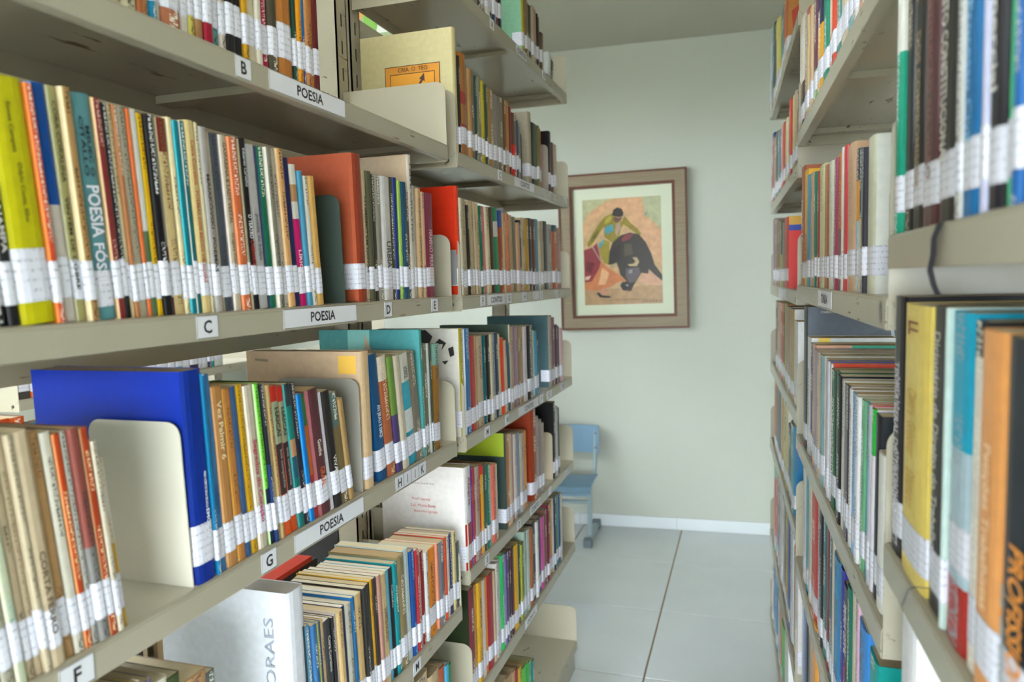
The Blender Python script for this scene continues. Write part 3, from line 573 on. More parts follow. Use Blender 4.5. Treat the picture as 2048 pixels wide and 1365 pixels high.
bookend(FL, 733, -.3273, .15, .18, '8a867c', 'grey steel bookend in front of the tall beige book')
bookend(FL, 857, -.3273, .10, .155, '8e8a80', 'grey steel bookend in front of the turquoise picture book')
# --- near left, shelf marked M (measured along the tops)
zt4 = -.6794
row(FL, zt4, 178, [(203, 'c0b8a8', 1392), (232, 'b08c64', 1380), (262, '6a6a5c', 1368), (288, 'd0c8c0', 1362), (310, '8a7ca0', 1356), (342, 'e4dccc', 1350), (372, '4a5a34', 1344), (420, 'c09468', 1335), (440, '5c6460', 1338)], lean=((0, 0), (999, 0)), name='a', shelf=SH['A4'], top=1400)
row(FL, zt4, 583, [(616, 'e4e4ea', 1168, {'D': .212, 'hard': 0, 'b': 'eef0f4', 'p': 'd8d2c8', 'desc': 'very thick white book with pale cover lettering', 'big': 9000, 'lab': False, 'ink': '', 'ft': [('DE MORAES', '969ca8', .9, .25, .62, .055, True)]}),
     (626, '24404c', 1246), (637, '5c8ca8', 1243), (646, '3a6c9c', 1240), (650, '8c9450', 1238), (655, '3c4a8c', 1236), (662, 'c8a878', 1233), (675, '3a3a3c', 1231, {'T': [('Cora Coralina', 'c8c8c0', .12, .4, .4)]}), (680, '262428', 1228), (685, 'e0d8e4', 1222), (697, 'd2b27c', 1214, {'ink': '7a5a34'}), (704, '24305c', 1206), (715, 'b4b0a0', 1200), (721, '1c6498', 1188), (735, 'cdac76', 1180), (742, '2c2c2a', 1169, {'ink': 'd8d4c8'}), (751, '3c3c38', 1162), (756, 'e2a81c', 1155), (763, '3a2e28', 1150), (770, 'b48474', 1145), (783, 'd4b684', 1141, {'T': [('SONETOS DO POVO', '5a4426', .3, .6, .4)]}), (789, '58a8c4', 1136), (796, K, 1131, {'T': [('Catulo', 'd8d4c8', .15, .36, .5)]}), (804, '0a868e', 1120), (817, '8a7a54', 1104, {'p': 'a88a5c'}), (827, 'bcccca', 1093), (836, '1a4a90', 1097, {'ink': '80c0e0'}), (843, 'b02c38', 1096), (848, 'd0c4a4', 1098), (854, '8c1c24', 1100), (861, 'd0ccc8', 1101), (876.5, 'ee8c12', 1090), (881, 'e09070', 1086), (892, '76727a', 1079), (896, 'd8502c', 1073), (902, 'd8d0c0', 1070), (909, '28346c', 1065), (916, 'dcc88c', 1062, {'ink': '3a3424'}), (923, '4a5450', 1082)],
    lean=((600, 0), (625, 3), (800, 2.4), (860, .8), (923, .2)), name='b', shelf=SH['A4'], top=1170)
row(FL, A_LV[4], 800, [(834, 'c8b48c', 1345), (862, 'd0bc98', 1338), (884, 'cdb48c', 1332), (895, 'b05a3c', 1328), (902, '4aa0c4', 1326), (909, '1c8a44', 1325)], name='a', shelf='the lowest visible left shelf under shelf M', top=1350)
# --- far left bookcase
row(FL, .6168, 950, [(960.4, '8a867c', .2), (969, K, .2), (976.5, 'b8b0a4', .2), (984, 'd8d4cc', .2), (990, K, .2), (995.6, '2c4a74', .2), (1001.4, '7c4434', .2), (1007, '222c44', .2), (1050, None), (1055.6, 'c4b83c', .27, {'b': '8cc0a0', 'D': .2, 'desc': 'tall mint green covered book', 'big': 3000}), (1061.5, '8c7458', 0.235), (1069, '1e3c2c', 5), (1073, 'b8a488', 10), (1079, 'c49a8a', 15), (1085, '26241f', 25), (1090, '6a4c38', 63)], name='a', shelf=SH['B0'])
row(FL, .6168, 1098, [(1104, 'e4e8e4', 107, {'lean': -12, 'D': .15, 'desc': 'white booklet slumped against the bracket', 'lab': False}), (1110, '20221e', 122, {'lean': -14, 'D': .15})], name='c', shelf=SH['B0'])
row(FL, .2716, 917, [(924, 'd8cc98', 52, {'D': .214, 'b': 'd8cc9c', 'desc': 'tall cream book with an orange framed cover', 'big': 6000, 'ink': '', 'art': [('2c2016', [(.27, .0), (.87, .0), (.87, .735), (.27, .735)]), ('d08a28', [(.277, .0), (.863, .0), (.863, .729), (.277, .729)]), ('2c2016', [(.325, .0), (.815, .0), (.815, .67), (.325, .67)]), ('d89420', [(.332, .0), (.808, .0), (.808, .664), (.332, .664)]), ('4a3030', [(.56, .48), (.665, .61), (.645, .615), (.7, .66), (.705, .59), (.685, .6), (.585, .475)])], 'ft': [('CRIA  O  TEO', '2c2016', .42, .682, .32, .036, False)]}),
     (928, '2a2620', 110), (940, 'b06a34@.15/a8342c@.3/b4743c@.5/a8342c@.62/b4743c@.8/b0702e', 102, {'ink': ''}), (944, '8c8878', 128), (950, 'b48a54', 135), (959, '8c7450', 139), (963, '2c4c50', 150), (970.6, '8a8668', 152), (976.5, 'c8b828', 160), (981, '3a4630', 168), (985, 'b0b040', 172), (994, 'a07c4c', 176), (1003, '88837a', 186), (1011.6, '7a7060', 192), (1018, '6a4a2c', 198), (1026, 'c8841a', 200), (1031, '7c2424', 212), (1039.5, 'd83026@.5/6a4a3a', 224), (1044, '2c4c6c', 240), (1048, '8c8c84', 252), (1064, None), (1070, 'b4a890', 222, {'b': 'b0a692', 'D': .15}), (1080.5, '2e3424', 243), (1085, '6c7440', 250), (1089, 'c4642c', 256), (1103, None), (1108, '1a1618', 261, {'D': .14}), (1112, '6a5248', 284), (1117, 'c0b09c', 288)], name='a', shelf=SH['B1'])
bookend(FL, 1049, .2716, .09, .13, '5a5a4a', 'dark bookend midway along the CONTOS shelf marked C'); bookend(FL, 1101, .2716, .10, .14, '9c9288', 'taupe bookend near the far end of CONTOS shelf C')
row(FL, -.0284, 923, [(929.5, 'd83a20@.22/8a8a8a@.38/e2401e', 371, {'D': .2, 'b': 'dc3418', 'desc': 'tall bright red book', 'big': 4000, 'art': [('8c8c90', [(0, .1), (1, .1), (1, .42), (0, .42)])]}), (934, 'e4dcc4', 395), (943.7, 'b8aa84', 396, {'ink': '6a5e44'}), (948, '2a241e', 410), (953.6, 'bca884', 401), (959, 'b49c74', 402), (964.6, 'c4b490', 404), (971, 'd8b48c', 406), (975.6, '1e6a4c', 411), (982, 'd47a84', 412), (990, 'dccca4', 413), (996.5, '4a3a2c', 414), (1006, '0e8a58@.66/dcd8cc@.84/0e8a58', 415, {'ink': ''}), (1013, '9a4428@.8/2c4490', 421), (1016, 'c8a878', 426), (1020.7, '8a8c90', 416), (1028, 'd88458', 427), (1033, 'b89870', 430), (1040, '787660', 433), (1046, 'c89a74', 445), (1051, '26283c', 440), (1059, 'cdb890', 435), (1064.6, 'b48c34', 438), (1071, '2c2630', 436), (1075.6, '6a4438', 438), (1083, '4c8cac', 438), (1087.7, 'dcd4b4', 442), (1093, 'b4a488', 442), (1101, '26302a', 442), (1110.8, 'b0aca4', 448), (1118.5, 'b8643c@.9/1e4c50', 450), (1126, 'b88a80', 456)], lean=((920, 1), (960, 3), (1000, 3.5), (1020, 2), (1060, 1.5), (1130, 1.5)), name='a', shelf=SH['B2'])  # near-black sliver beside the first beige spine is gap shade built as a book
row(FL, -.3305, 931, [(938, 'a89c2c', 658, {'D': .2, 'b': 'e2dcd0', 'desc': 'white book with black floral cover', 'big': 5000, 'art': [('1c1a18', [(.3, .84), (.4, .98), (.62, .99), (.7, .93), (.66, .86), (.56, .84), (.52, .78), (.42, .82)]), ('e8e0d4', [(.4, .88), (.46, .94), (.54, .92), (.5, .86)]), ('1c1a18', [(.72, .86), (.78, .91), (.86, .87), (.8, .8), (.82, .86)]), ('1c1a18', [(.62, .68), (.74, .74), (.76, .62), (.68, .6)]), ('1c1a18', [(.88, .82), (.94, .84), (.95, .76), (.9, .74)]), ('1c1a18', [(.8, .7), (.88, .71), (.84, .67)]), ('1c1a18', [(.64, .56), (.73, .58), (.74, .5), (.66, .48)]), ('1c1a18', [(.72, .4), (.77, .42), (.78, .37)])]}), (950, '3074ac', 659, {'e': 'e4e8ec', 'ink': 'a8c4dc'}), (961, 'bc3c38', 674), (965.5, 'b89468', 673), (977, 'c8b090', 674, {'ink': '8a4a3c'}), (983, '0a606c', 672), (989, '282624', 671), (993.6, 'cdc09c', 669), (1000.6, 'a8b8c4', 668), (1006.5, '3a4458', 666, {'ink': 'd8d8d0'}), (1011, 'dcd0ac', 669), (1017, 'd8441c', 677), (1023, 'd8b898', 682), (1026, '2c4c5c', 687), (1029, 'd8cdb4', 650, {'b': '46584c', 'D': .19}), (1034, 'b49a78', 655), (1038, '94748c', 655), (1043, 'a8909c', 655), (1048, '9c7c58', 655), (1054.6, 'b49468', 655), (1061.6, 'd4ccd0', 654), (1071, '282a2c', 652), (1075.6, 'd4d0b8', 662), (1080, '4c9cbc', 663), (1083, '2a6a80', 682), (1104, None), (1110, 'b8ac98', 632, {'b': '48646a', 'D': .2, 'desc': 'tall slate green book', 'big': 3000}), (1116, '8c5c68', 636), (1120, '5a4450', 650), (1125, '2c3440', 653), (1129.6, 'd8b4b8', 657)], lean=((930, 0), (960, 1), (1020, 2), (1030, .6), (1130, .5)), name='a', shelf=SH['B3'])
row(FL, -.6243, 938, [(950, 'b8262c@.45/e8e4e4', 937, {'D': .2, 'b': 'e8e2dc', 'desc': 'thick white and red book lettered Alegria', 'T': [('Alegria', '8c4a2c', .1, .38, .45)], 'big': 3000, 'ft': [('Ilustrações', '6a6460', .35, .82, .3, .02, False), ('Prof. Lenny', 'c05048', .38, .66, .22, .03, False), ('Sub. Motta Bona', 'c05048', .36, .6, .3, .03, False), ('Biscoita Igreja', 'c05048', .4, .54, .28, .03, False)]}), (953, '6a2ca0', 938), (957.5, 'a4343c', 937), (966, 'b8a898', 936), (971, 'd42a1c', 934), (976, 'e8b01a@.9/d42a1c', 933), (981.4, '44503c', 930), (988, '1c7464', 932), (991, 'e0d4c4', 933), (998.4, 'e0705c', 931), (1003, 'd8ccb0', 931), (1016, None), (1019, '3c4c48', 868, {'b': '3a4a46', 'D': .2, 'desc': 'dark slate book with a lime topped cover', 'big': 2500, 'art': [('8a9c0c', [(0, .76), (1, .76), (1, 1), (0, 1)])]}), (1025.7, 'b87c4c', 870), (1031, 'd0b89c', 870), (1036, 'c08c84', 872), (1041, 'c8c0b8', 870), (1048, '8a94a8', 868), (1054.6, 'b0a89c', 868), (1061, 'ec9414', 864), (1069, None), (1078.5, '9c3c1e', 822, {'b': '94381e', 'D': .2, 'desc': 'tall rust red hardback', 'hard': 1}), (1083.6, 'b49c90', 835), (1089, '8c8488', 842), (1093, 'a49480', 848), (1112, None), (1117, '1a191b', 806, {'D': .18}), (1121, 'b8b4b0', 815), (1125, '2c2a2c', 818)], name='a', shelf=SH['B4'])
bookend(FL, 1110, -.6243, .10, .15, 'b4a892', 'beige bookend before black books on the shelf marked S')
row(FL, -.916, 948, [(957.6, '7c2c3c', 1183, {'D': .2, 'b': '28301c', 'desc': 'maroon spined book with a leafy photo cover', 'art': [('4c6a24', [(.55, .7), (.75, .9), (.85, .75), (.8, .6), (.65, .55)]), ('6c8c34', [(.7, .75), (.8, .85), (.86, .78)]), ('8c7c64', [(.3, .3), (.6, .42), (.7, .3)])]}), (964, 'dc9c24', 1174), (973, 'd8a42c', 1169), (980, 'e4dcd0', 1165), (985, 'ec8c3c', 1158), (995, 'a42c34', 1154), (999.5, 'c0a488', 1144), (1005, 'dcd8d0', 1130), (1010, 'c4c4bc', 1122), (1016.5, '2cb868', 1114), (1020, '8478b0', 1111), (1025.7, '5c4478', 1108), (1030, '3c3440', 1104), (1036, '5c2438', 1100), (1044.4, 'ecb808', 1095), (1048.5, '3c4434', 1090), (1051, 'a0a834', 1092), (1055, '6c6c3c', 1088), (1061, 'a8c0b0', 1066), (1066.6, 'c0d0c8', 1063), (1071.7, 'a4643c', 1060), (1078.5, '2c2a2c', 1050), (1082.6, 'dcd8d4', 1046), (1089.4, '28345c', 1040), (1095.5, 'd85ca4', 1037), (1100.6, '7c5c4c', 1022), (1105, '7c1c3c', 1012), (1110.9, 'd09c18', 1008), (1114, 'd4ccc0', 1000), (1117.7, '24284c', 996), (1123.5, '2c8c6c', 994), (1126, '284c8c', 992), (1130.3, 'e0d8c0', 990)], name='a', shelf=SH['B5'])
row(FL, -1.2733, 985, [(1000, 'b0946c', 1365), (1018, 'c4a880', 1352), (1030, 'b8946c', 1342), (1036, 'c09c70', 1338), (1041, '9c2c2c', 1334), (1048, 'e0b41c', 1330), (1058, '5cb83c', 1324), (1063, '2c9c4c', 1321), (1066.6, 'e0d8b8', 1319), (1071, '2c8478', 1317)], name='a', shelf='the bottom shelf of the CONTOS bookcase', top=1370)
# --- right row
rf = 'the right row'
RS = ['the top far right shelf', 'the second far right shelf', 'the third far right shelf', 'the fourth far right shelf', 'the fifth far right shelf', 'the sixth far right shelf', 'the bottom far right shelf']
row(FR, R_LV[0], 1537, [(1540, 'b8c8d0', 72), (1543, '2c5c74', 68), (1546.5, '244c3c', 62), (1550, '6a5c84@.8/c8c020', 58), (1553, 'dccc84', 50), (1556, 'd8c84c', 46), (1563, '1c7c8c', 42), (1572, 'c4622c', 28, {'b': 'd08a44', 'D': .17, 'big': 1500, 'desc': 'orange picture book with a swirling cover', 'art': [('b83c24', [(.1, .1), (.5, .3), (.3, .9), (.05, .7)]), ('e0b860', [(.4, .5), (.9, .6), (.8, .95), (.5, .9)])]})], name='a', shelf=RS[0])
row(FR, R_LV[1], 1541, [(1545, 'a8626c@.92/2c2c7c', 277), (1547, 'dcd8c8', 278), (1552, '3c4a28', 276), (1556, '6c8490', 270), (1558.6, '2c3c64', 263), (1560, 'dca8a0', 258), (1564.5, 'c43c30', 256), (1568, 'c0945c', 250), (1571, 'dccc9c', 242), (1574.4, '7c4450', 225), (1578, 'd03424', 206), (1581, 'e07c34', 203), (1584, 'd4cc84', 197), (1587, 'c0a488', 188), (1590, '4c3424', 187)], name='a', shelf=RS[1])
row(FR, R_LV[2], 1543, [(1546.7, '9c7c8c', 441), (1550.5, '8c7c70', 442), (1554, '6c5444', 444), (1558, '8c8450', 446), (1561, '22201c@.55/c8a81c', 446) if 0 else (1561, 'c8a81c@.5/22201c', 446), (1564, '8c948c', 447), (1571, 'd4241c', 440, {'b': 'd8dcd8', 'D': .19, 'big': 1500, 'desc': 'white covered book with red spine and blue band', 'art': [('d41c18', [(0, 0), (.35, 0), (.35, .8), (0, .8)]), ('14389c', [(0, .8), (1, .8), (1, .88), (0, .88)]), ('d09c34', [(0, .88), (1, .88), (1, 1), (0, 1)]), ('b83c3c', [(.55, .36), (.7, .44), (.9, .4), (.7, .34)]), ('8cb49c', [(.5, .1), (.8, .34), (.95, .2), (.8, .05)])]})], name='a', shelf=RS[2])
row(FR, R_LV[3], 1546, [(1550.5, '6c2c30', 601), (1556, 'b8a080', 603), (1561, 'c4442c', 605), (1564, '38342c', 606), (1567, 'b4c414', 606), (1570, 'd08c3c', 608), (1575, 'a89c8c', 612), (1582, 'd0a44c', 616, {'b': 'ecebe8', 'D': .18, 'big': 1500}), (1588, 'ece8e4', 640, {'b': 'f0eeec', 'D': .2, 'big': 1500})], name='a', shelf=RS[3])
row(FR, R_LV[4], 1546, [(1549, 'b87444', 755), (1552, '7c5c4c', 758), (1558, '2c4c64', 764), (1562, 'c0a070', 776), (1570, 'd8c87c', 783, {'b': 'e8e4dc', 'D': .17, 'big': 1800, 'desc': "children's book with a bright green and purple cover", 'art': [('3cb83c', [(0, .35), (.5, .4), (.6, .72), (.1, .75)]), ('e88c4c', [(.2, .78), (.8, .84), (.9, .98), (.2, .98)]), ('7c4cb4', [(.1, .74), (.9, .7), (.9, .8), (.1, .8)]), ('d8a0c0', [(0, .02), (.9, .02), (.9, .1), (0, .1)])]}), (1577, '242834', 845), (1583, '3c94a8', 840, {'b': '2c7cac', 'D': .18})], name='a', shelf=RS[4])
row(FR, R_LV[5], 1545, [(1548, '74c4a0@.1/c86c64@.85/74c4a0', 922), (1551, 'b86c60', 940), (1555, '6c7484', 950), (1559, 'c8c4c0', 960), (1563, 'dcd8d0', 970), (1567, '4c5c3c', 985), (1571, 'd0a040', 995), (1575, '2c4c9c', 1005, {'b': '3c5cbc'}), (1580, 'dce0e4', 1040), (1585, 'e08c2c', 1070, {'b': 'e89c44'}), (1590, 'dcd8d4', 1095)], name='a', shelf=RS[5])
row(FR, R_LV[6], 1541, [(1543, 'e4e0dc', 1130), (1547, '3c6c9c', 1110), (1551, '2c84b4', 1130), (1556, 'dcd4cc', 1180), (1560, 'c48c6c', 1190), (1564, '3cb84c@.3/54c844', 1235, {'b': '4cb8a0'}), (1570, 'e8e4e0', 1240, {'b': 'ecebe8'})], name='a', shelf=RS[6])
TSN = ['the top middle right shelf', 'the TONDA shelf', 'the middle right shelf below TONDA', 'the lower middle right shelf']
row(FR, .328, 1592, [(1601, '242822@.42/e8e4d4', 58, {'D': .18, 'ink': 'c8a070'}), (1609, 'b46a60', 40), (1612, 'c8b888', 38), (1615, 'b42c2c', 30), (1619, 'd8b48c', 22), (1623, '5c3c34', 18), (1629, '8cb478@.3/6c3c50', 8), (1639, 'e0a020@.45/24284c', .26), (1648.6, '2c8a70@.7/4c8aa0', .26), (1655, 'e0c0a8', .25), (1662, 'dc4c34', .26), (1674, '4c8c84', .25), (1687.5, 'd4c4a8', .26), (1697, '8cb4b8', .25), (1705, 'e0dcd4', .25), (1713, 'd8a07c', .25), (1722, 'e0dcd0', .25), (1735, '5c6c9c', .25)], name='a', shelf=TSN[0])
row(FR, -.027, 1597, [(1603.5, 'b45a2c', 340, {'T': [('Introdução à Economia', 'f4e8d8', .28, .82, .42)], 'ink': '', 'desc': 'rust orange book lettered Introdução à Economia'}), (1609.5, 'f0b824', 346, {'T': [('CARTE', 'c83c1c', .55, .8, .6)], 'ink': ''}), (1614, '3c94b4', 354), (1619, 'd8a888', 350), (1622.5, '2c2c28', 350), (1626, '1c7c64', 347), (1628, 'ece8e4', 345), (1631, 'a43c34', 345), (1640, 'd8d8a4', 337, {'ink': '6a6a34'}), (1645, 'd87c4c', 334), (1648.6, 'a0623c', 332), (1651, '2c94b4', 329), (1658, 'e0e0cc', 328, {'ink': '7c9c7c'}), (1662, '2c4c7c@.45/d8b0b0', 325), (1666.4, '9c3c5c', 320), (1674, '7c4c2c@.45/ec8424', 312), (1678, 'ece4dc', 298), (1684, 'd8444c', 296), (1697, 'd8b08c', 297, {'ink': 'a87c54', 'e': 'e8d8c0'}), (1704, 'b8d4e4@.5/f4a83c@.78/2c2c4c', 303), (1709.6, 'e8b82c@.52/2c2c2c', 301), (1715.7, '8ca4b4', 300), (1718, '34303c', 297), (1731, 'dcdcc0', 282, {'D': .21, 'b': 'f0efe6', 'big': 6000, 'desc': 'thick cream book with a green plant picture on its cover', 'art': [('b4ccb0', [(.1, .22), (1, .22), (1, .77), (.1, .77)]), ('7c9c80', [(.1, .23), (.5, .42), (.75, .24)]), ('8cac8c', [(.3, .23), (.2, .45), (.45, .24)]), ('6c9070', [(.55, .23), (.9, .45), (.8, .23)]), ('b87c84', [(.72, .5), (.8, .55), (.84, .5), (.78, .47)]), ('8cac84', [(.2, .05), (.7, .03), (.9, .08), (.3, .09)])]})], name='a', shelf=TSN[1])
row(FR, T_LV[2], 1600, [(1606, '2c2c38', 612, {'D': .214, 'b': '5c6470', 'big': 5000, 'desc': 'tall slate grey hardback with a geometric cover', 'art': [('3c4650', [(.3, .72), (1, .95), (1, .6), (.5, .6)]), ('8c949c', [(.75, .9), (.8, .7), (.83, .7), (.78, .9)]), ('8c949c', [(.83, .7), (1, .85), (1, .82), (.86, .7)])], 'ft': [('CHRISTIAN LOPES', 'c8c4b0', .12, .955, .3, .016, False), ('JOSE EDUARDO', 'c8c4b0', .56, .95, .3, .016, False)]}), (1612, 'e8e8e4', 672, {'e': 'd8d8d0', 'b': 'f0f0ee', 'art': [('e8c044', [(.08, .94), (.22, .94), (.22, 1), (.08, 1)])]}), (1616.6, '2c3c84', 685, {'b': '2c9c74'}), (1622, 'e8b494', 687, {'b': 'e8b08c', 'art': [('1c9c74', [(.4, .93), (1, .93), (1, 1), (.4, 1)])]}), (1628, 'a894a8', 697, {'b': '4c64b4'}), (1633, 'd4bca0', 702, {'b': 'c89088'}), (1639.5, '8cb0b4', 707, {'b': 'b4b8b0'}), (1645.7, 'e8b8b0', 716, {'b': 'f0cca8'}), (1649, 'd8d8e0', 721, {'b': '2c4c9c'}), (1652, 'e4e0e0', 726, {'b': 'e44c34'}), (1660.6, '1c5c44', 736, {'b': '1c5440'}), (1667, '0e6a44', 740, {'ink': 'c8b44c', 'b': '1c6448'}), (1673, '28262c', 748, {'ink': 'e4e4e4', 'b': '1c1b20'}), (1678, 'dcd8c8', 758, {'b': 'd8d8d0'}), (1684, '8c8c94', 766, {'b': 'e8e0a8'}), (1688, '4c4450', 770, {'b': 'b8b0a8'}), (1693, 'ece8e8', 776, {'b': 'e8e0e0'}), (1701, '8cc0ec', 783, {'b': 'e4ecf0'}), (1707, 'ece8ec', 790, {'b': 'f0f0f0'}), (1714, '74b488', 797, {'ink': 'dcecdc', 'T': [('CUMMING CHAVES', 'e0f0e4', .35, .8, .5)], 'b': '8cc4b4'}), (1722, '1cb8bc', 803, {'b': '9cdccc'}), (1726, 'b8b8c4', 808, {'b': 'd8405c'}), (1732, 'ece6f0@.75/24bc44', 815, {'b': 'f0ecf4'}), (1740, '28282e', 826, {'D': .2, 'b': '33373a', 'ft': [('G', 'e4e4e4', .5, .62, .12, .09, False)], 'desc': 'black covered book lettered with a G', 'big': 2000}), (1752, 'f0eee6', 900, {'D': .2, 'b': 'f4f2ee', 'desc': 'white book with yellow and blue stripes', 'big': 1500}), (1762, '5c6470', 950)], lean=((1600, 0), (1730, -1.5), (1760, -1)), name='a', shelf=TSN[2])
row(FR, T_LV[3], 1600, [(1605, 'e8e4e0', 920), (1610, '4cacc4', 935), (1615, 'dcd4bc', 950), (1625.7, 'd43424', 965, {'ink': 'f0d0c8'}), (1631, 'e0d8e4', 985), (1636.4, '2c2c34', 1000, {'ink': 'e0e0e0'}), (1643, '1c7474', 1030), (1648.4, '8c2434', 1040), (1656, '1c5c64', 1058, {'ink': 'd8e4e0'}), (1660, 'dcd0bc', 1075), (1671, '2c8cc4', 1100, {'b': '4c84c8'}), (1676, '3c3c94', 1130), (1686, '34404c', 1160, {'ink': 'e4c8b8', 'T': [('TEORIA GERAL', 'e4e4dc', .1, .45, .5), ('Pessoa Guedes', 'c83c4c', .5, .9, .4)]}), (1692, '1c6c5c', 1165), (1700, 'dcd8b8', 1175, {'p': 'd0a88c'}), (1706, 'e4b8cc', 1195), (1720, '3c8cd4', 1230, {'b': '3c84d0'}), (1735, '0ca09c', 1290, {'b': '0c9890', 'desc': 'teal book with small orange and green drawings', 'art': [('e8a45c', [(.2, .7), (.4, .75), (.42, .5), (.25, .52)]), ('8ccc4c', [(.2, .3), (.45, .36), (.4, .2)])]})], name='a', shelf=TSN[3])
row(FR, -1.03, 1597, [(1600, 'ece8e4', 1185), (1605, '7c9ce0', 1165), (1609, '3c3444', 1175), (1614, '5c6c5c', 1200), (1620, 'c8a488', 1210), (1626, 'f0a43c', 1235), (1631, '8c84b4', 1260), (1636, 'e0b43c', 1290), (1642, 'd8b0c4', 1310)], name='a', shelf='the bottom middle right shelf')
NS = ['the nearest upper right shelf', 'the nearest lower right shelf']
row(FR, .037, 1781, [(1790, '1ca080@.7/eceae0', .25, {'ink': 'e0f0ec'}), (1806, '2c2c30', .25, {'ink': 'b0a488', 'e': '9c948c'}), (1829, '262222@.82/c89a5c', .25, {'T': [('DOS COMPROMISSOS', 'a08a6c', .3, .85, .34)], 'desc': 'black book with gold print', 'big': 3000}), (1861, '5c3638', .26, {'T': [('A CONSTITUIÇÃO NA VISÃO', '8c5c58', .1, .85, .36)], 'desc': 'thick maroon law book', 'e': '6c4444', 'big': 3000}), (1897, '2c2a28', .25, {'T': [('DIREITO CONSTITUCIONAL', 'c8c0b4', .22, .82, .34, .35)], 'desc': 'thick black law book with pale lettering', 'big': 3000}), (1911, 'd8d8d4', .24), (1943, '1c74b0', .26, {'T': [('Manual do Processo Civil', '7cb4dc', .15, .8, .34)], 'e': '3c94d0', 'big': 3000}), (1954, 'd4d4f0', .25), (1981, '26242a', .25, {'T': [('Direito Comercial', 'd8d4d0', .05, .7, .5)], 'big': 3000}), (2004, '4cc890', .26, {'e': '9ce0bc', 'big': 3000}), (2022, '1c6cb8', .26, {'big': 3000}), (2064, '14986c', .26, {'big': 3000}), (2110, '3c6c8c', .25), (2150, 'c8c4bc', .25)], name='a', shelf=NS[0])
row(FR, -.286, 1769, [(1789, '201e22', 592, {'ink': 'd8d4dc', 'T': [('TEORIA GERAL DO TRABALHO', 'd8d4dc', .25, .84, .4)], 'big': 3000, 'lz': .02}), (1834, 'f0d46c', 607, {'e': 'f48c4c', 'T': [('LL', '7c3c2c', .06, .11, .4), ('Cintra', 'c8a448', .3, .4, .4), ('Grinover', 'c8a448', .42, .55, .4), ('Dinamarco', 'c8a448', .6, .74, .4)], 'desc': 'thick yellow law book', 'big': 3000, 'ink': ''}), (1866, '2e2c2e', 613, {'T': [('Dicionário de Direito do Trabalho', 'c8c4bc', .08, .8, .34, .4)], 'e': '44403c', 'desc': 'thick black dictionary', 'big': 3000}), (1871, 'c4d8d0', 616), (1907, 'b02c24@.2/b4cad4@.6/1ca4c4', 622, {'ink': '8ca0a8', 'lz': .06, 'desc': 'pale blue and turquoise book with a red foot', 'big': 3000}), (1930, 'ece2d4@.9/2a2a2e', 640, {'e': 'e0dcd4', 'big': 3000}), (1976, 'e8a05c', 657, {'T': [('Petições Trabalhistas', 'f4d0a4', .3, .75, .34)], 'e': 'd88c94', 'desc': 'thick orange law book', 'big': 3000, 'ink': ''}), (2044, '16202a', 672, {'T': [('PROFISSIONAL', 'dc8c34', .5, .95, .42, .55), ('de direito', '8c9490', .62, .88, .16, .22)], 'desc': 'thick black book with orange lettering', 'big': 3000, 'ink': ''}), (2130, 'c8c4c0', .27)], lean=((1700, -.5), (2100, -.5)), name='a', shelf=NS[1])
row(FR, -.64, 1776, [(1800, 'f4f2f4', 1196, {'b': 'f6f4f4', 'lab': False, 'D': .2}), (1840, 'f4f4f6', .2, {'lab': False}), (1900, '2c2a30', .17, {'b': 'e8ecea', 'lab': False})], name='a', shelf='the lowest nearest right shelf')
# --- row behind, glimpsed under the C shelf
row(FB, -.284, 39, [(65, '4a4340', .2, {'lh': .05}), (89, 'e8a41c', .2, {'e': 'e86428'}), (108, '24222c', .21), (116, '2c2c4c', .2), (122, 'e8b424', .2), (137, 'c8c4b8', .21), (148, '94b82c@.12/ec7c24@.2/d02c3c', .2), (162, '3cb8d0@.12/c81c94', .21), (180, 'c8c4bc', .2), (200, '3c6c4c', .2), (230, 'd0c8b4', .2), (255, '8c3c3c', .2), (280, 'c8c8c0', .21), (300, '2c3c5c', .2), (320, 'd4ccc0', .2), (340, 'c0c8c8', .2), (355, 'dcd8d0', .2), (370, '8cbcc0', .2), (385, 'e0dcd8', .2), (400, '3a3444', .2), (410, 'ece4f0', .2), (420, 'd8dcd8', .2), (426, '3c2c54', .2), (433, '1cacac', .2), (450, 'd8dcd4', .2, {'lh': .12})], name='a', shelf='the row behind')
row(FB, -.59, 10, [(38, 'c8521c', 842, {'D': .2}), (68, 'd0561c', 838, {'D': .2}), (76, 'c8c0a8', 850), (91, '2c84b0', 848), (104, 'd8d0c0', .2), (120, 'c8c8bc', .21), (138, 'd0ccbc', .21), (146, 'd4d0c4', .21), (170, 'd8d4cc', 845, {'T': [('MÚSI', 'c8242c', .02, .3, .5)]}), (200, 'b8a488', .2), (240, '5c6c4c', .2), (300, '8c8474', .2)], name='', shelf='the lower row behind')
# --- books hung on the far side of the left row, seen only as dark backs; tallest run stretched to shut out light
rr = random.Random(5)
def filler(z, s0, s1, hmin=.17, hmax=.22):
    s = -s1
    while s < -s0:
        t = rr.uniform(.008, .024); c = rr.choice(['6a5a48', '3c3a3a', '7c6a50', '4a5a64', '8c7c64', '2c3a5c', '7a4a3c', '9c8c70'])
        put(FM, s, H+z+.001, t, rr.uniform(hmin, hmax), c, {'lab': False}, 0, ('', '', 0), D=rr.uniform(.12, .16)); s += t+.0006
filler(-.085, .42, 1.36, .325, .332); filler(.29, 1.72, 2.12); filler(-.03, 1.5, 2.02, .24, .28); filler(-.75, .42, 1.0, .2, .25); filler(-.75, 1.5, 2.4)
build_books()

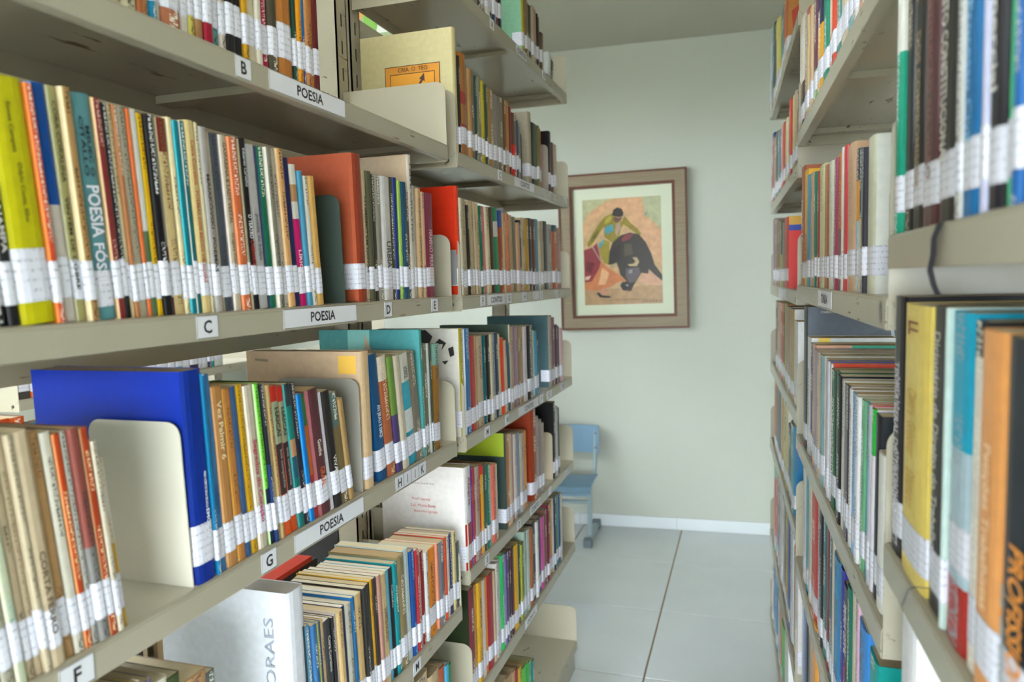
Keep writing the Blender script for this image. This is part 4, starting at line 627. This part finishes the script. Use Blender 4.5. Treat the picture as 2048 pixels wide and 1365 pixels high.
# flat pile of large books on the far side of the far left bookcase
zz = H-.335+.001
for k, (hexc, hgt, w, d, lab) in enumerate((('6a5a48', .045, .34, .2, 'large brown book at the bottom of a flat pile behind CONTOS shelf M'), ('9aa09c', .035, .33, .2, 'large grey book in the middle of a flat pile behind CONTOS shelf M'), ('b49868', .03, .31, .19, 'large tan book near the top of a flat pile behind CONTOS shelf M'), ('3a2c30', .028, .33, .2, 'large dark book topping a flat pile behind CONTOS shelf M'))):
    r = empty('large_book', (-.86, 1.52, zz)); tag(r, lab, 'book', 'flat pile of large books')
    a = MB(); a.box((-d, 0, 0), (0, w, .002), lin(hexc)); a.box((-d, 0, hgt-.002), (0, w, hgt), lin(hexc)); a.box((-.003, 0, .002), (0, w, hgt-.002), lin(hexc)); a.obj('cover', COVER, r)
    p = MB(); p.box((-d+.004, .004, .002), (-.003, w-.004, hgt-.002), lin('b8a888')); p.obj('page_block', PAGE, r); zz += hgt+.0006
zz = H-.75+.001
for hexc, hgt, w, lab in (('26242a', .07, .27, 'thick black book under a flat pile behind shelf M'), ('c03028', .018, .28, 'red book lying in the flat pile behind shelf M'), ('2c2c6c', .03, .26, 'navy book lying in the flat pile behind shelf M'), ('9cb4b8', .03, .25, 'pale blue book lying in the flat pile behind shelf M'), ('28262c', .03, .26, 'black book lying on the flat pile behind shelf M'), ('c83828', .01, .24, 'thin red book topping the flat pile behind shelf M')):
    r = empty('large_book', (-.86, 1.05, zz)); tag(r, lab, 'book', 'flat pile of large books')
    a = MB(); a.box((-.18, 0, 0), (0, w, .0015), lin(hexc)); a.box((-.18, 0, hgt-.0015), (0, w, hgt), lin(hexc)); a.box((-.003, 0, .0015), (0, w, hgt-.0015), lin(hexc)); a.obj('cover', COVER, r)
    p = MB(); p.box((-.177, .003, .0015), (-.003, w-.003, hgt-.0015), lin('c8bca4')); p.obj('page_block', PAGE, r); zz += hgt+.0006
# bright picture book standing behind, seen in the gap beside the posts
r = empty('picture_book', (-.88, 1.92, H+.6008)); tag(r, 'bright green and orange picture book glimpsed beside the slotted posts', 'book')
a = MB(); a.box((-.18, 0, 0), (0, .012, .26), lin('c8e0b0')); a.obj('cover', COVER, r)
pr = MB()
for c, pts in (('e8a85c', [(-.18, .12), (-.1, .2), (-.18, .22)]), ('8cc85c', [(-.15, .1), (-.11, .1), (-.08, .24), (-.14, .24)]), ('f2f6f0', [(-.11, .1), (-.03, .1), (-.04, .17), (-.1, .17)]), ('6cc08c', [(-.18, .05), (0, .05), (0, .09), (-.18, .09)])):
    pr.face([(x, -.0006, z) for x, z in pts], lin(c))
pr.obj('printing', PRINT, r)

# ------------------------------------------------------------------ framed print on the end wall
def on_wall(px, py):
    d = ray(px, py); P0 = Vector((0, YW, 0)); t = (P0-CP).dot(WN)/d.dot(WN); P = CP+d*t
    return (P-P0).dot(WX), P.z
TR, BR, BL = on_wall(1371.6, 336.2), on_wall(1380.8, 656.4), on_wall(1127.3, 659.2)
fw_ = ((BR[0]-BL[0])**2+(BR[1]-BL[1])**2)**.5; fh_ = ((TR[0]-BR[0])**2+(TR[1]-BR[1])**2)**.5
ang = (math.atan2(BR[1]-BL[1], BR[0]-BL[0])+math.atan2(-(TR[0]-BR[0]), TR[1]-BR[1]))/2
cx, cz = (TR[0]+BL[0])/2, (TR[1]+BL[1])/2
pic = empty('framed_picture', Vector((0, YW, cz))+WX*cx+WN*.002); pic.rotation_euler = Matrix((WX, -WN, Vector((0, 0, 1)))).transposed().to_euler()
pic.rotation_euler = (Matrix.Rotation(PSI, 3, 'Z') @ Matrix.Rotation(-ang, 3, 'Y')).to_euler()
tag(pic, 'framed bullfight print with a wooden frame hanging slightly tilted on the end wall', 'picture')
FRM = wood_mat('grey_brown_wood', '6c5c48', '9c8c70', (3, 80, 80)); TRIM = wood_mat('red_brown_wood', '4c2614', '6c3a20', (3, 60, 60))
w2, h2 = fw_/2, fh_/2; fwid = .078
def rail(name, xa, xb, za, zb, vert):
    r = empty  # each rail: mitred bar with an outer bead and an inner bead
    segs = [(0, .010, -.028, TRIM), (.010, .062, -.024, FRM), (.062, fwid, -.018, TRIM)]
    for k, (a, b, y, m) in enumerate(segs):
        mb = MB()
        def corner(ix, iz, d): return (ix*(w2-d), iz*(h2-d))
        c4 = {'top': ((-1, 1), (1, 1)), 'bottom': ((1, -1), (-1, -1)), 'left': ((-1, -1), (-1, 1)), 'right': ((1, 1), (1, -1))}[name]
        (p0, p1) = c4; A0, A1 = corner(*p0, a), corner(*p1, a); B0, B1 = corner(*p0, b), corner(*p1, b)
        mb.face([(A0[0], y, A0[1]), (B0[0], y, B0[1]), (B1[0], y, B1[1]), (A1[0], y, A1[1])], (1, 1, 1))
        mb.face([(A0[0], y, A0[1]), (A1[0], y, A1[1]), (A1[0], 0, A1[1]), (A0[0], 0, A0[1])], (1, 1, 1))
        mb.face([(B0[0], y, B0[1]), (B0[0], 0, B0[1]), (B1[0], 0, B1[1]), (B1[0], y, B1[1])], (1, 1, 1))
        yield k, mb, m
for nme in ('top', 'bottom', 'left', 'right'):
    parent = None
    for k, mb, m in rail(nme, 0, 0, 0, 0, 0):
        o = mb.obj('frame_rail' if k == 1 else 'bead', m, pic)
mt = MB(); mt.box((-w2+fwid-.004, -.008, -h2+fwid-.004), (w2-fwid+.004, -.004, h2-fwid+.004), (1, 1, 1)); mt.obj('mat_board', wall_mat('mat_board_paper', 'cdd2ba', .01), pic)
ctl = [on_wall(*p) for p in ((1163.5, 401), (1320.9, 392), (1327, 607.7), (1172, 609.7))]
def local(p):
    dx, dz = p[0]-cx, p[1]-cz; ca, sa = math.cos(-ang), math.sin(-ang); return (dx*ca-dz*sa, dx*sa+dz*ca)
cl = [local(p) for p in ctl]; px0 = (cl[0][0]+cl[3][0])/2; px1 = (cl[1][0]+cl[2][0])/2; pz0 = (cl[2][1]+cl[3][1])/2; pz1 = (cl[0][1]+cl[1][1])/2
ART = newmat('painterly_print'); _m, _nt, _b = ART; _a = N(_nt, 'ShaderNodeAttribute', attribute_name='col'); _n = N(_nt, 'ShaderNodeTexNoise', i_Scale=38.0, i_Detail=5.0); _tcn = N(_nt, 'ShaderNodeTexCoord'); _nt.links.new(_tcn.outputs['Object'], _n.inputs['Vector'])
_rr = N(_nt, 'ShaderNodeMapRange'); _rr.inputs[1].default_value = .3; _rr.inputs[2].default_value = .7; _rr.inputs[3].default_value = .8; _rr.inputs[4].default_value = 1.05; _nt.links.new(_n.outputs[0], _rr.inputs[0])
_mu = N(_nt, 'ShaderNodeMix', data_type='RGBA', blend_type='MULTIPLY'); _mu.inputs[0].default_value = 1; _nt.links.new(_a.outputs['Color'], _mu.inputs[6]); _nt.links.new(_rr.outputs[0], _mu.inputs[7]); _nt.links.new(_mu.outputs[2], _b.inputs['Base Color']); _b.inputs['Roughness'].default_value = .4
art = MB()
def uvp(x, y):
    v = (y-145)/1157; 
    for _ in range(4):
        xl, xr = 128+(175-128)*v, 990+(1022-990)*v; u = (x-xl)/(xr-xl); yt, yb = 170-50*u, 1310-15*u; v = (y-yt)/(yb-yt)
    return max(0, min(1, u)), max(0, min(1, v))
layer = [0]
def shape(hexc, pts):
    layer[0] += 1; y = -.0082-.00012*layer[0]; q = [uvp(*p) for p in pts]
    art.face([(px0+u*(px1-px0), y, pz1+v*(pz0-pz1)) for u, v in q], lin(hexc))
shape('c4a074', [(128, 170), (990, 120), (1022, 1295), (175, 1310)])
shape('b0ae84', [(128, 170), (430, 152), (300, 240), (180, 320), (150, 420), (135, 420)])
shape('aeb088', [(790, 130), (990, 120), (1000, 480), (900, 380), (830, 330)])
shape('d0a076', [(300, 250), (520, 160), (780, 140), (800, 330), (900, 420), (1000, 520), (1010, 900), (860, 700), (700, 480), (600, 300), (420, 260), (220, 420), (160, 600), (150, 450)])
shape('5c8a86', [(820, 330), (850, 270), (845, 310), (825, 345)])
shape('b08c64', [(170, 1140), (500, 1130), (1015, 1080), (1022, 1295), (175, 1310)])
shape('9a7c54', [(300, 1260), (700, 1240), (1000, 1250), (700, 1262)])
shape('cc9c7c', [(790, 980), (870, 930), (960, 1000), (1010, 1050), (1012, 1100), (880, 1090), (760, 1060)])
shape('8a7a22', [(345, 390), (380, 350), (470, 310), (490, 400), (570, 400), (600, 340), (660, 410), (745, 480), (790, 540), (750, 550), (700, 510), (590, 430), (560, 480), (540, 580), (470, 630), (380, 570), (378, 450), (250, 640), (205, 680), (190, 640), (250, 530), (330, 410)])
shape('a89838', [(400, 360), (460, 330), (450, 400), (380, 430)]); shape('6a5c18', [(250, 560), (330, 470), (300, 560), (230, 630)])
shape('b0907c', [(505, 430), (550, 405), (558, 470), (520, 560), (500, 520)])
shape('4a93a0', [(400, 450), (470, 430), (482, 500), (410, 540), (380, 500)])
shape('94841f', [(330, 640), (380, 590), (440, 620), (435, 870), (380, 850), (340, 760)]); shape('4a93a0', [(320, 640), (380, 585), (372, 640), (325, 700)])
shape('6b4a38', [(478, 345), (540, 360), (577, 350), (560, 390), (520, 412), (480, 395)]); shape('2f2620', [(462, 330), (478, 272), (520, 246), (570, 262), (590, 310), (580, 345), (540, 352), (490, 345)])
shape('2f261e', [(430, 870), (440, 720), (470, 630), (560, 550), (660, 520), (760, 540), (830, 620), (890, 740), (930, 870), (1012, 985), (1012, 1050), (930, 980), (870, 920), (860, 970), (790, 960), (740, 1040), (700, 1110), (680, 1160), (590, 1150), (560, 1100), (580, 1060), (630, 1050), (560, 980), (540, 900), (500, 860)])
shape('4a4030', [(600, 640), (680, 640), (700, 760), (600, 780)]); shape('241c16', [(440, 720), (560, 640), (560, 820), (440, 860)])
shape('5b4f52', [(620, 910), (760, 900), (780, 960), (720, 1060), (660, 1070), (620, 1000)]); shape('8c8488', [(650, 930), (690, 920), (690, 960), (655, 970)]); shape('15110f', [(565, 1080), (640, 1060), (660, 1120), (600, 1145)]); shape('a09a98', [(615, 1090), (650, 1085), (645, 1110)])
shape('b49c74', [(690, 790), (740, 790), (765, 840), (740, 885), (660, 885), (640, 865), (700, 860), (725, 835)]); shape('b49c74', [(440, 880), (520, 845), (532, 890), (460, 922)])
shape('7a3036', [(570, 580), (620, 540), (705, 530), (660, 590), (580, 622)])
shape('8a2c33', [(155, 710), (245, 680), (300, 630), (345, 830), (330, 900), (250, 1050), (170, 1060)]); shape('6a1c26', [(190, 830), (280, 850), (240, 960), (180, 930)]); shape('a89080', [(245, 675), (258, 672), (350, 830), (340, 835)])
shape('c87a4a', [(345, 830), (430, 900), (520, 960), (632, 1050), (560, 1050), (430, 1120), (300, 1150), (175, 1140), (170, 1060), (250, 1050), (330, 900)]); shape('e0ac80', [(360, 900), (440, 960), (400, 1080), (320, 1090)]); shape('d8b09c', [(175, 1000), (240, 985), (215, 1030), (175, 1035)])
shape('c98a70', [(340, 1140), (400, 1120), (420, 1190), (370, 1195)]); shape('1d1815', [(300, 1180), (330, 1170), (360, 1200), (470, 1215), (440, 1232), (340, 1225)])
for k in range(6): shape('5a4430', [(800+k*36, 1272-k), (822+k*36, 1262-k), (826+k*36, 1270-k), (804+k*36, 1280-k)])
art.obj('bullfight_print', ART[0], pic)
gl = newmat('picture_glass'); gl[2].inputs['Base Color'].default_value = (1, 1, 1, 1); gl[2].inputs['Transmission Weight'].default_value = 1; gl[2].inputs['Roughness'].default_value = .02; gl[2].inputs['IOR'].default_value = 1.1
# ------------------------------------------------------------------ child's chair by the wall
BLUE = plain('7899b2', .35, name='pale_blue_plywood'); STEEL = plain('9eb0b4', .35, .1); FOOT = plain('6c7880', .5)
ch = empty('childs_chair', (-.925, 3.8, 0), (0, 0, PSI)); tag(ch, 'small pale blue school chair against the end wall', 'chair')
def slab(name, grid, th, mat, parent, vert=False):
    mb = MB(); n, m = len(grid), len(grid[0])
    off = Vector((0, th, 0)) if vert else Vector((0, 0, -th))
    G = [[Vector(p) for p in r] for r in grid]; B = [[p+off for p in r] for r in G]
    for i in range(n-1):
        for j in range(m-1):
            mb.face([G[i][j], G[i+1][j], G[i+1][j+1], G[i][j+1]], (1, 1, 1)); mb.face([B[i][j], B[i][j+1], B[i+1][j+1], B[i+1][j]], (1, 1, 1))
    for i in range(n-1):
        for j in (0, m-1): mb.face([G[i][j], B[i][j], B[i+1][j], G[i+1][j]], (1, 1, 1))
    for j in range(m-1):
        for i in (0, n-1): mb.face([G[i][j], G[i][j+1], B[i][j+1], B[i][j]], (1, 1, 1))
    return mb.obj(name, mat, parent)
seat = slab('seat', [[(x, y, .312+.012*math.cos((y+.02)*9)-(.02 if y < -.17 else 0)-.006*(1-(x/.155)**2)) for y in (-.20, -.185, -.16, -.1, -.03, .04, .09)] for x in (-.155, -.14, -.07, 0, .07, .14, .155)], .011, BLUE, ch)
back = slab('backrest', [[(x, .145+.03*(z-.42)-.018*(1-(x/.16)**2)*-1-.018, z) for z in (.425, .44, .5, .56, .577)] for x in (-.158, -.14, -.07, 0, .07, .14, .158)], .011, BLUE, ch, True)
def tube(name, pts, r, mat, parent, flat=1.0):
    mb = MB(); n = 10; rings = []
    for i, p in enumerate(pts):
        p = Vector(p); d = (Vector(pts[min(i+1, len(pts)-1)])-Vector(pts[max(i-1, 0)])).normalized(); a = d.orthogonal().normalized()
        ax = Vector((1, 0, 0)); a = (ax-d*ax.dot(d)); a = a.normalized() if a.length > .1 else Vector((0, 1, 0)); b = d.cross(a)
        rings.append([p+a*r*math.cos(2*math.pi*k/n)+b*r*flat*math.sin(2*math.pi*k/n) for k in range(n)])
    for A, B in zip(rings, rings[1:]):
        for k in range(n): mb.face([A[k], A[(k+1) % n], B[(k+1) % n], B[k]], (1, 1, 1))
    mb.face(rings[0][::-1], (1, 1, 1)); mb.face(rings[-1], (1, 1, 1))
    return mb.obj(name, mat, parent, True)
for s in (-1, 1):
    x = s*.135
    tube('leg', [(x, -.08, .022), (x, -.075, .16), (x, -.07, .298)], .0125, STEEL, ch)
    tube('side_rail', [(x, -.15, .296), (x, 0, .296), (x, .09, .3), (x, .125, .34), (x, .14, .44), (x, .147, .56)], .011, STEEL, ch)
    f = tube('foot_runner', [(x, -.15, .02), (x, 0, .022), (x, .155, .02)], .017, STEEL, ch, .9)
    for y in (-.155, .15):
        m_ = MB(); m_.box((x-.021, y-.025, .001), (x+.021, y+.02, .042), (1, 1, 1)); m_.obj('foot_cap', FOOT, f)
    rv = MB(); rv.box((s*.14-.005, .128+.02*0, .45), (s*.14+.005, .134, .46), (1, 1, 1)); rv.box((s*.14-.005, .131, .53), (s*.14+.005, .137, .54), (1, 1, 1)); rv.obj('rivet', SCREW, back)
tube('crossbar', [(-.135, -.075, .21), (0, -.075, .21), (.135, -.075, .21)], .011, STEEL, ch)

# ------------------------------------------------------------------ bookmark ribbons
def ribbon(name, frame, pts, w, hexc, label):
    mb = MB(); P = []
    for px, py, out in pts:
        s, z = frame.hit(px, py); P.append(frame.pt(s, z, out))
    for a, b in zip(P, P[1:]):
        mb.face([a-frame.r*w/2, a+frame.r*w/2, b+frame.r*w/2, b-frame.r*w/2], (1, 1, 1))
        mb.face([a-frame.r*w/2-frame.n*.0006, b-frame.r*w/2-frame.n*.0006, b+frame.r*w/2-frame.n*.0006, a+frame.r*w/2-frame.n*.0006], (1, 1, 1))
    o = mb.obj(name, plain(hexc, .6), None, True); tag(o, label, 'ribbon', 'bookmark ribbons'); return o
ribbon('bookmark_ribbon', FR, [(1886, 445, .002), (1884, 475, .006), (1880, 510, .005), (1876, 540, .006), (1884, 570, .006), (1890, 590, .005)], .016, '2a2a38', 'dark ribbon hanging over the nearest upper right shelf edge')
ribbon('bookmark_ribbon', FR, [(1613, 885, .002), (1606, 890, .006), (1602, 900, .008), (1600, 915, .008), (1598, 945, .006)], .005, 'd8303c', 'red ribbon dangling from the white book below the TONDA shelf')
ribbon('bookmark_ribbon', FR, [(1862, 1178, .002), (1845, 1176, .006), (1830, 1182, .006), (1822, 1195, .005), (1812, 1215, .004)], .0025, '5a5a60', 'thin grey cord curling over the nearest lower right shelf')
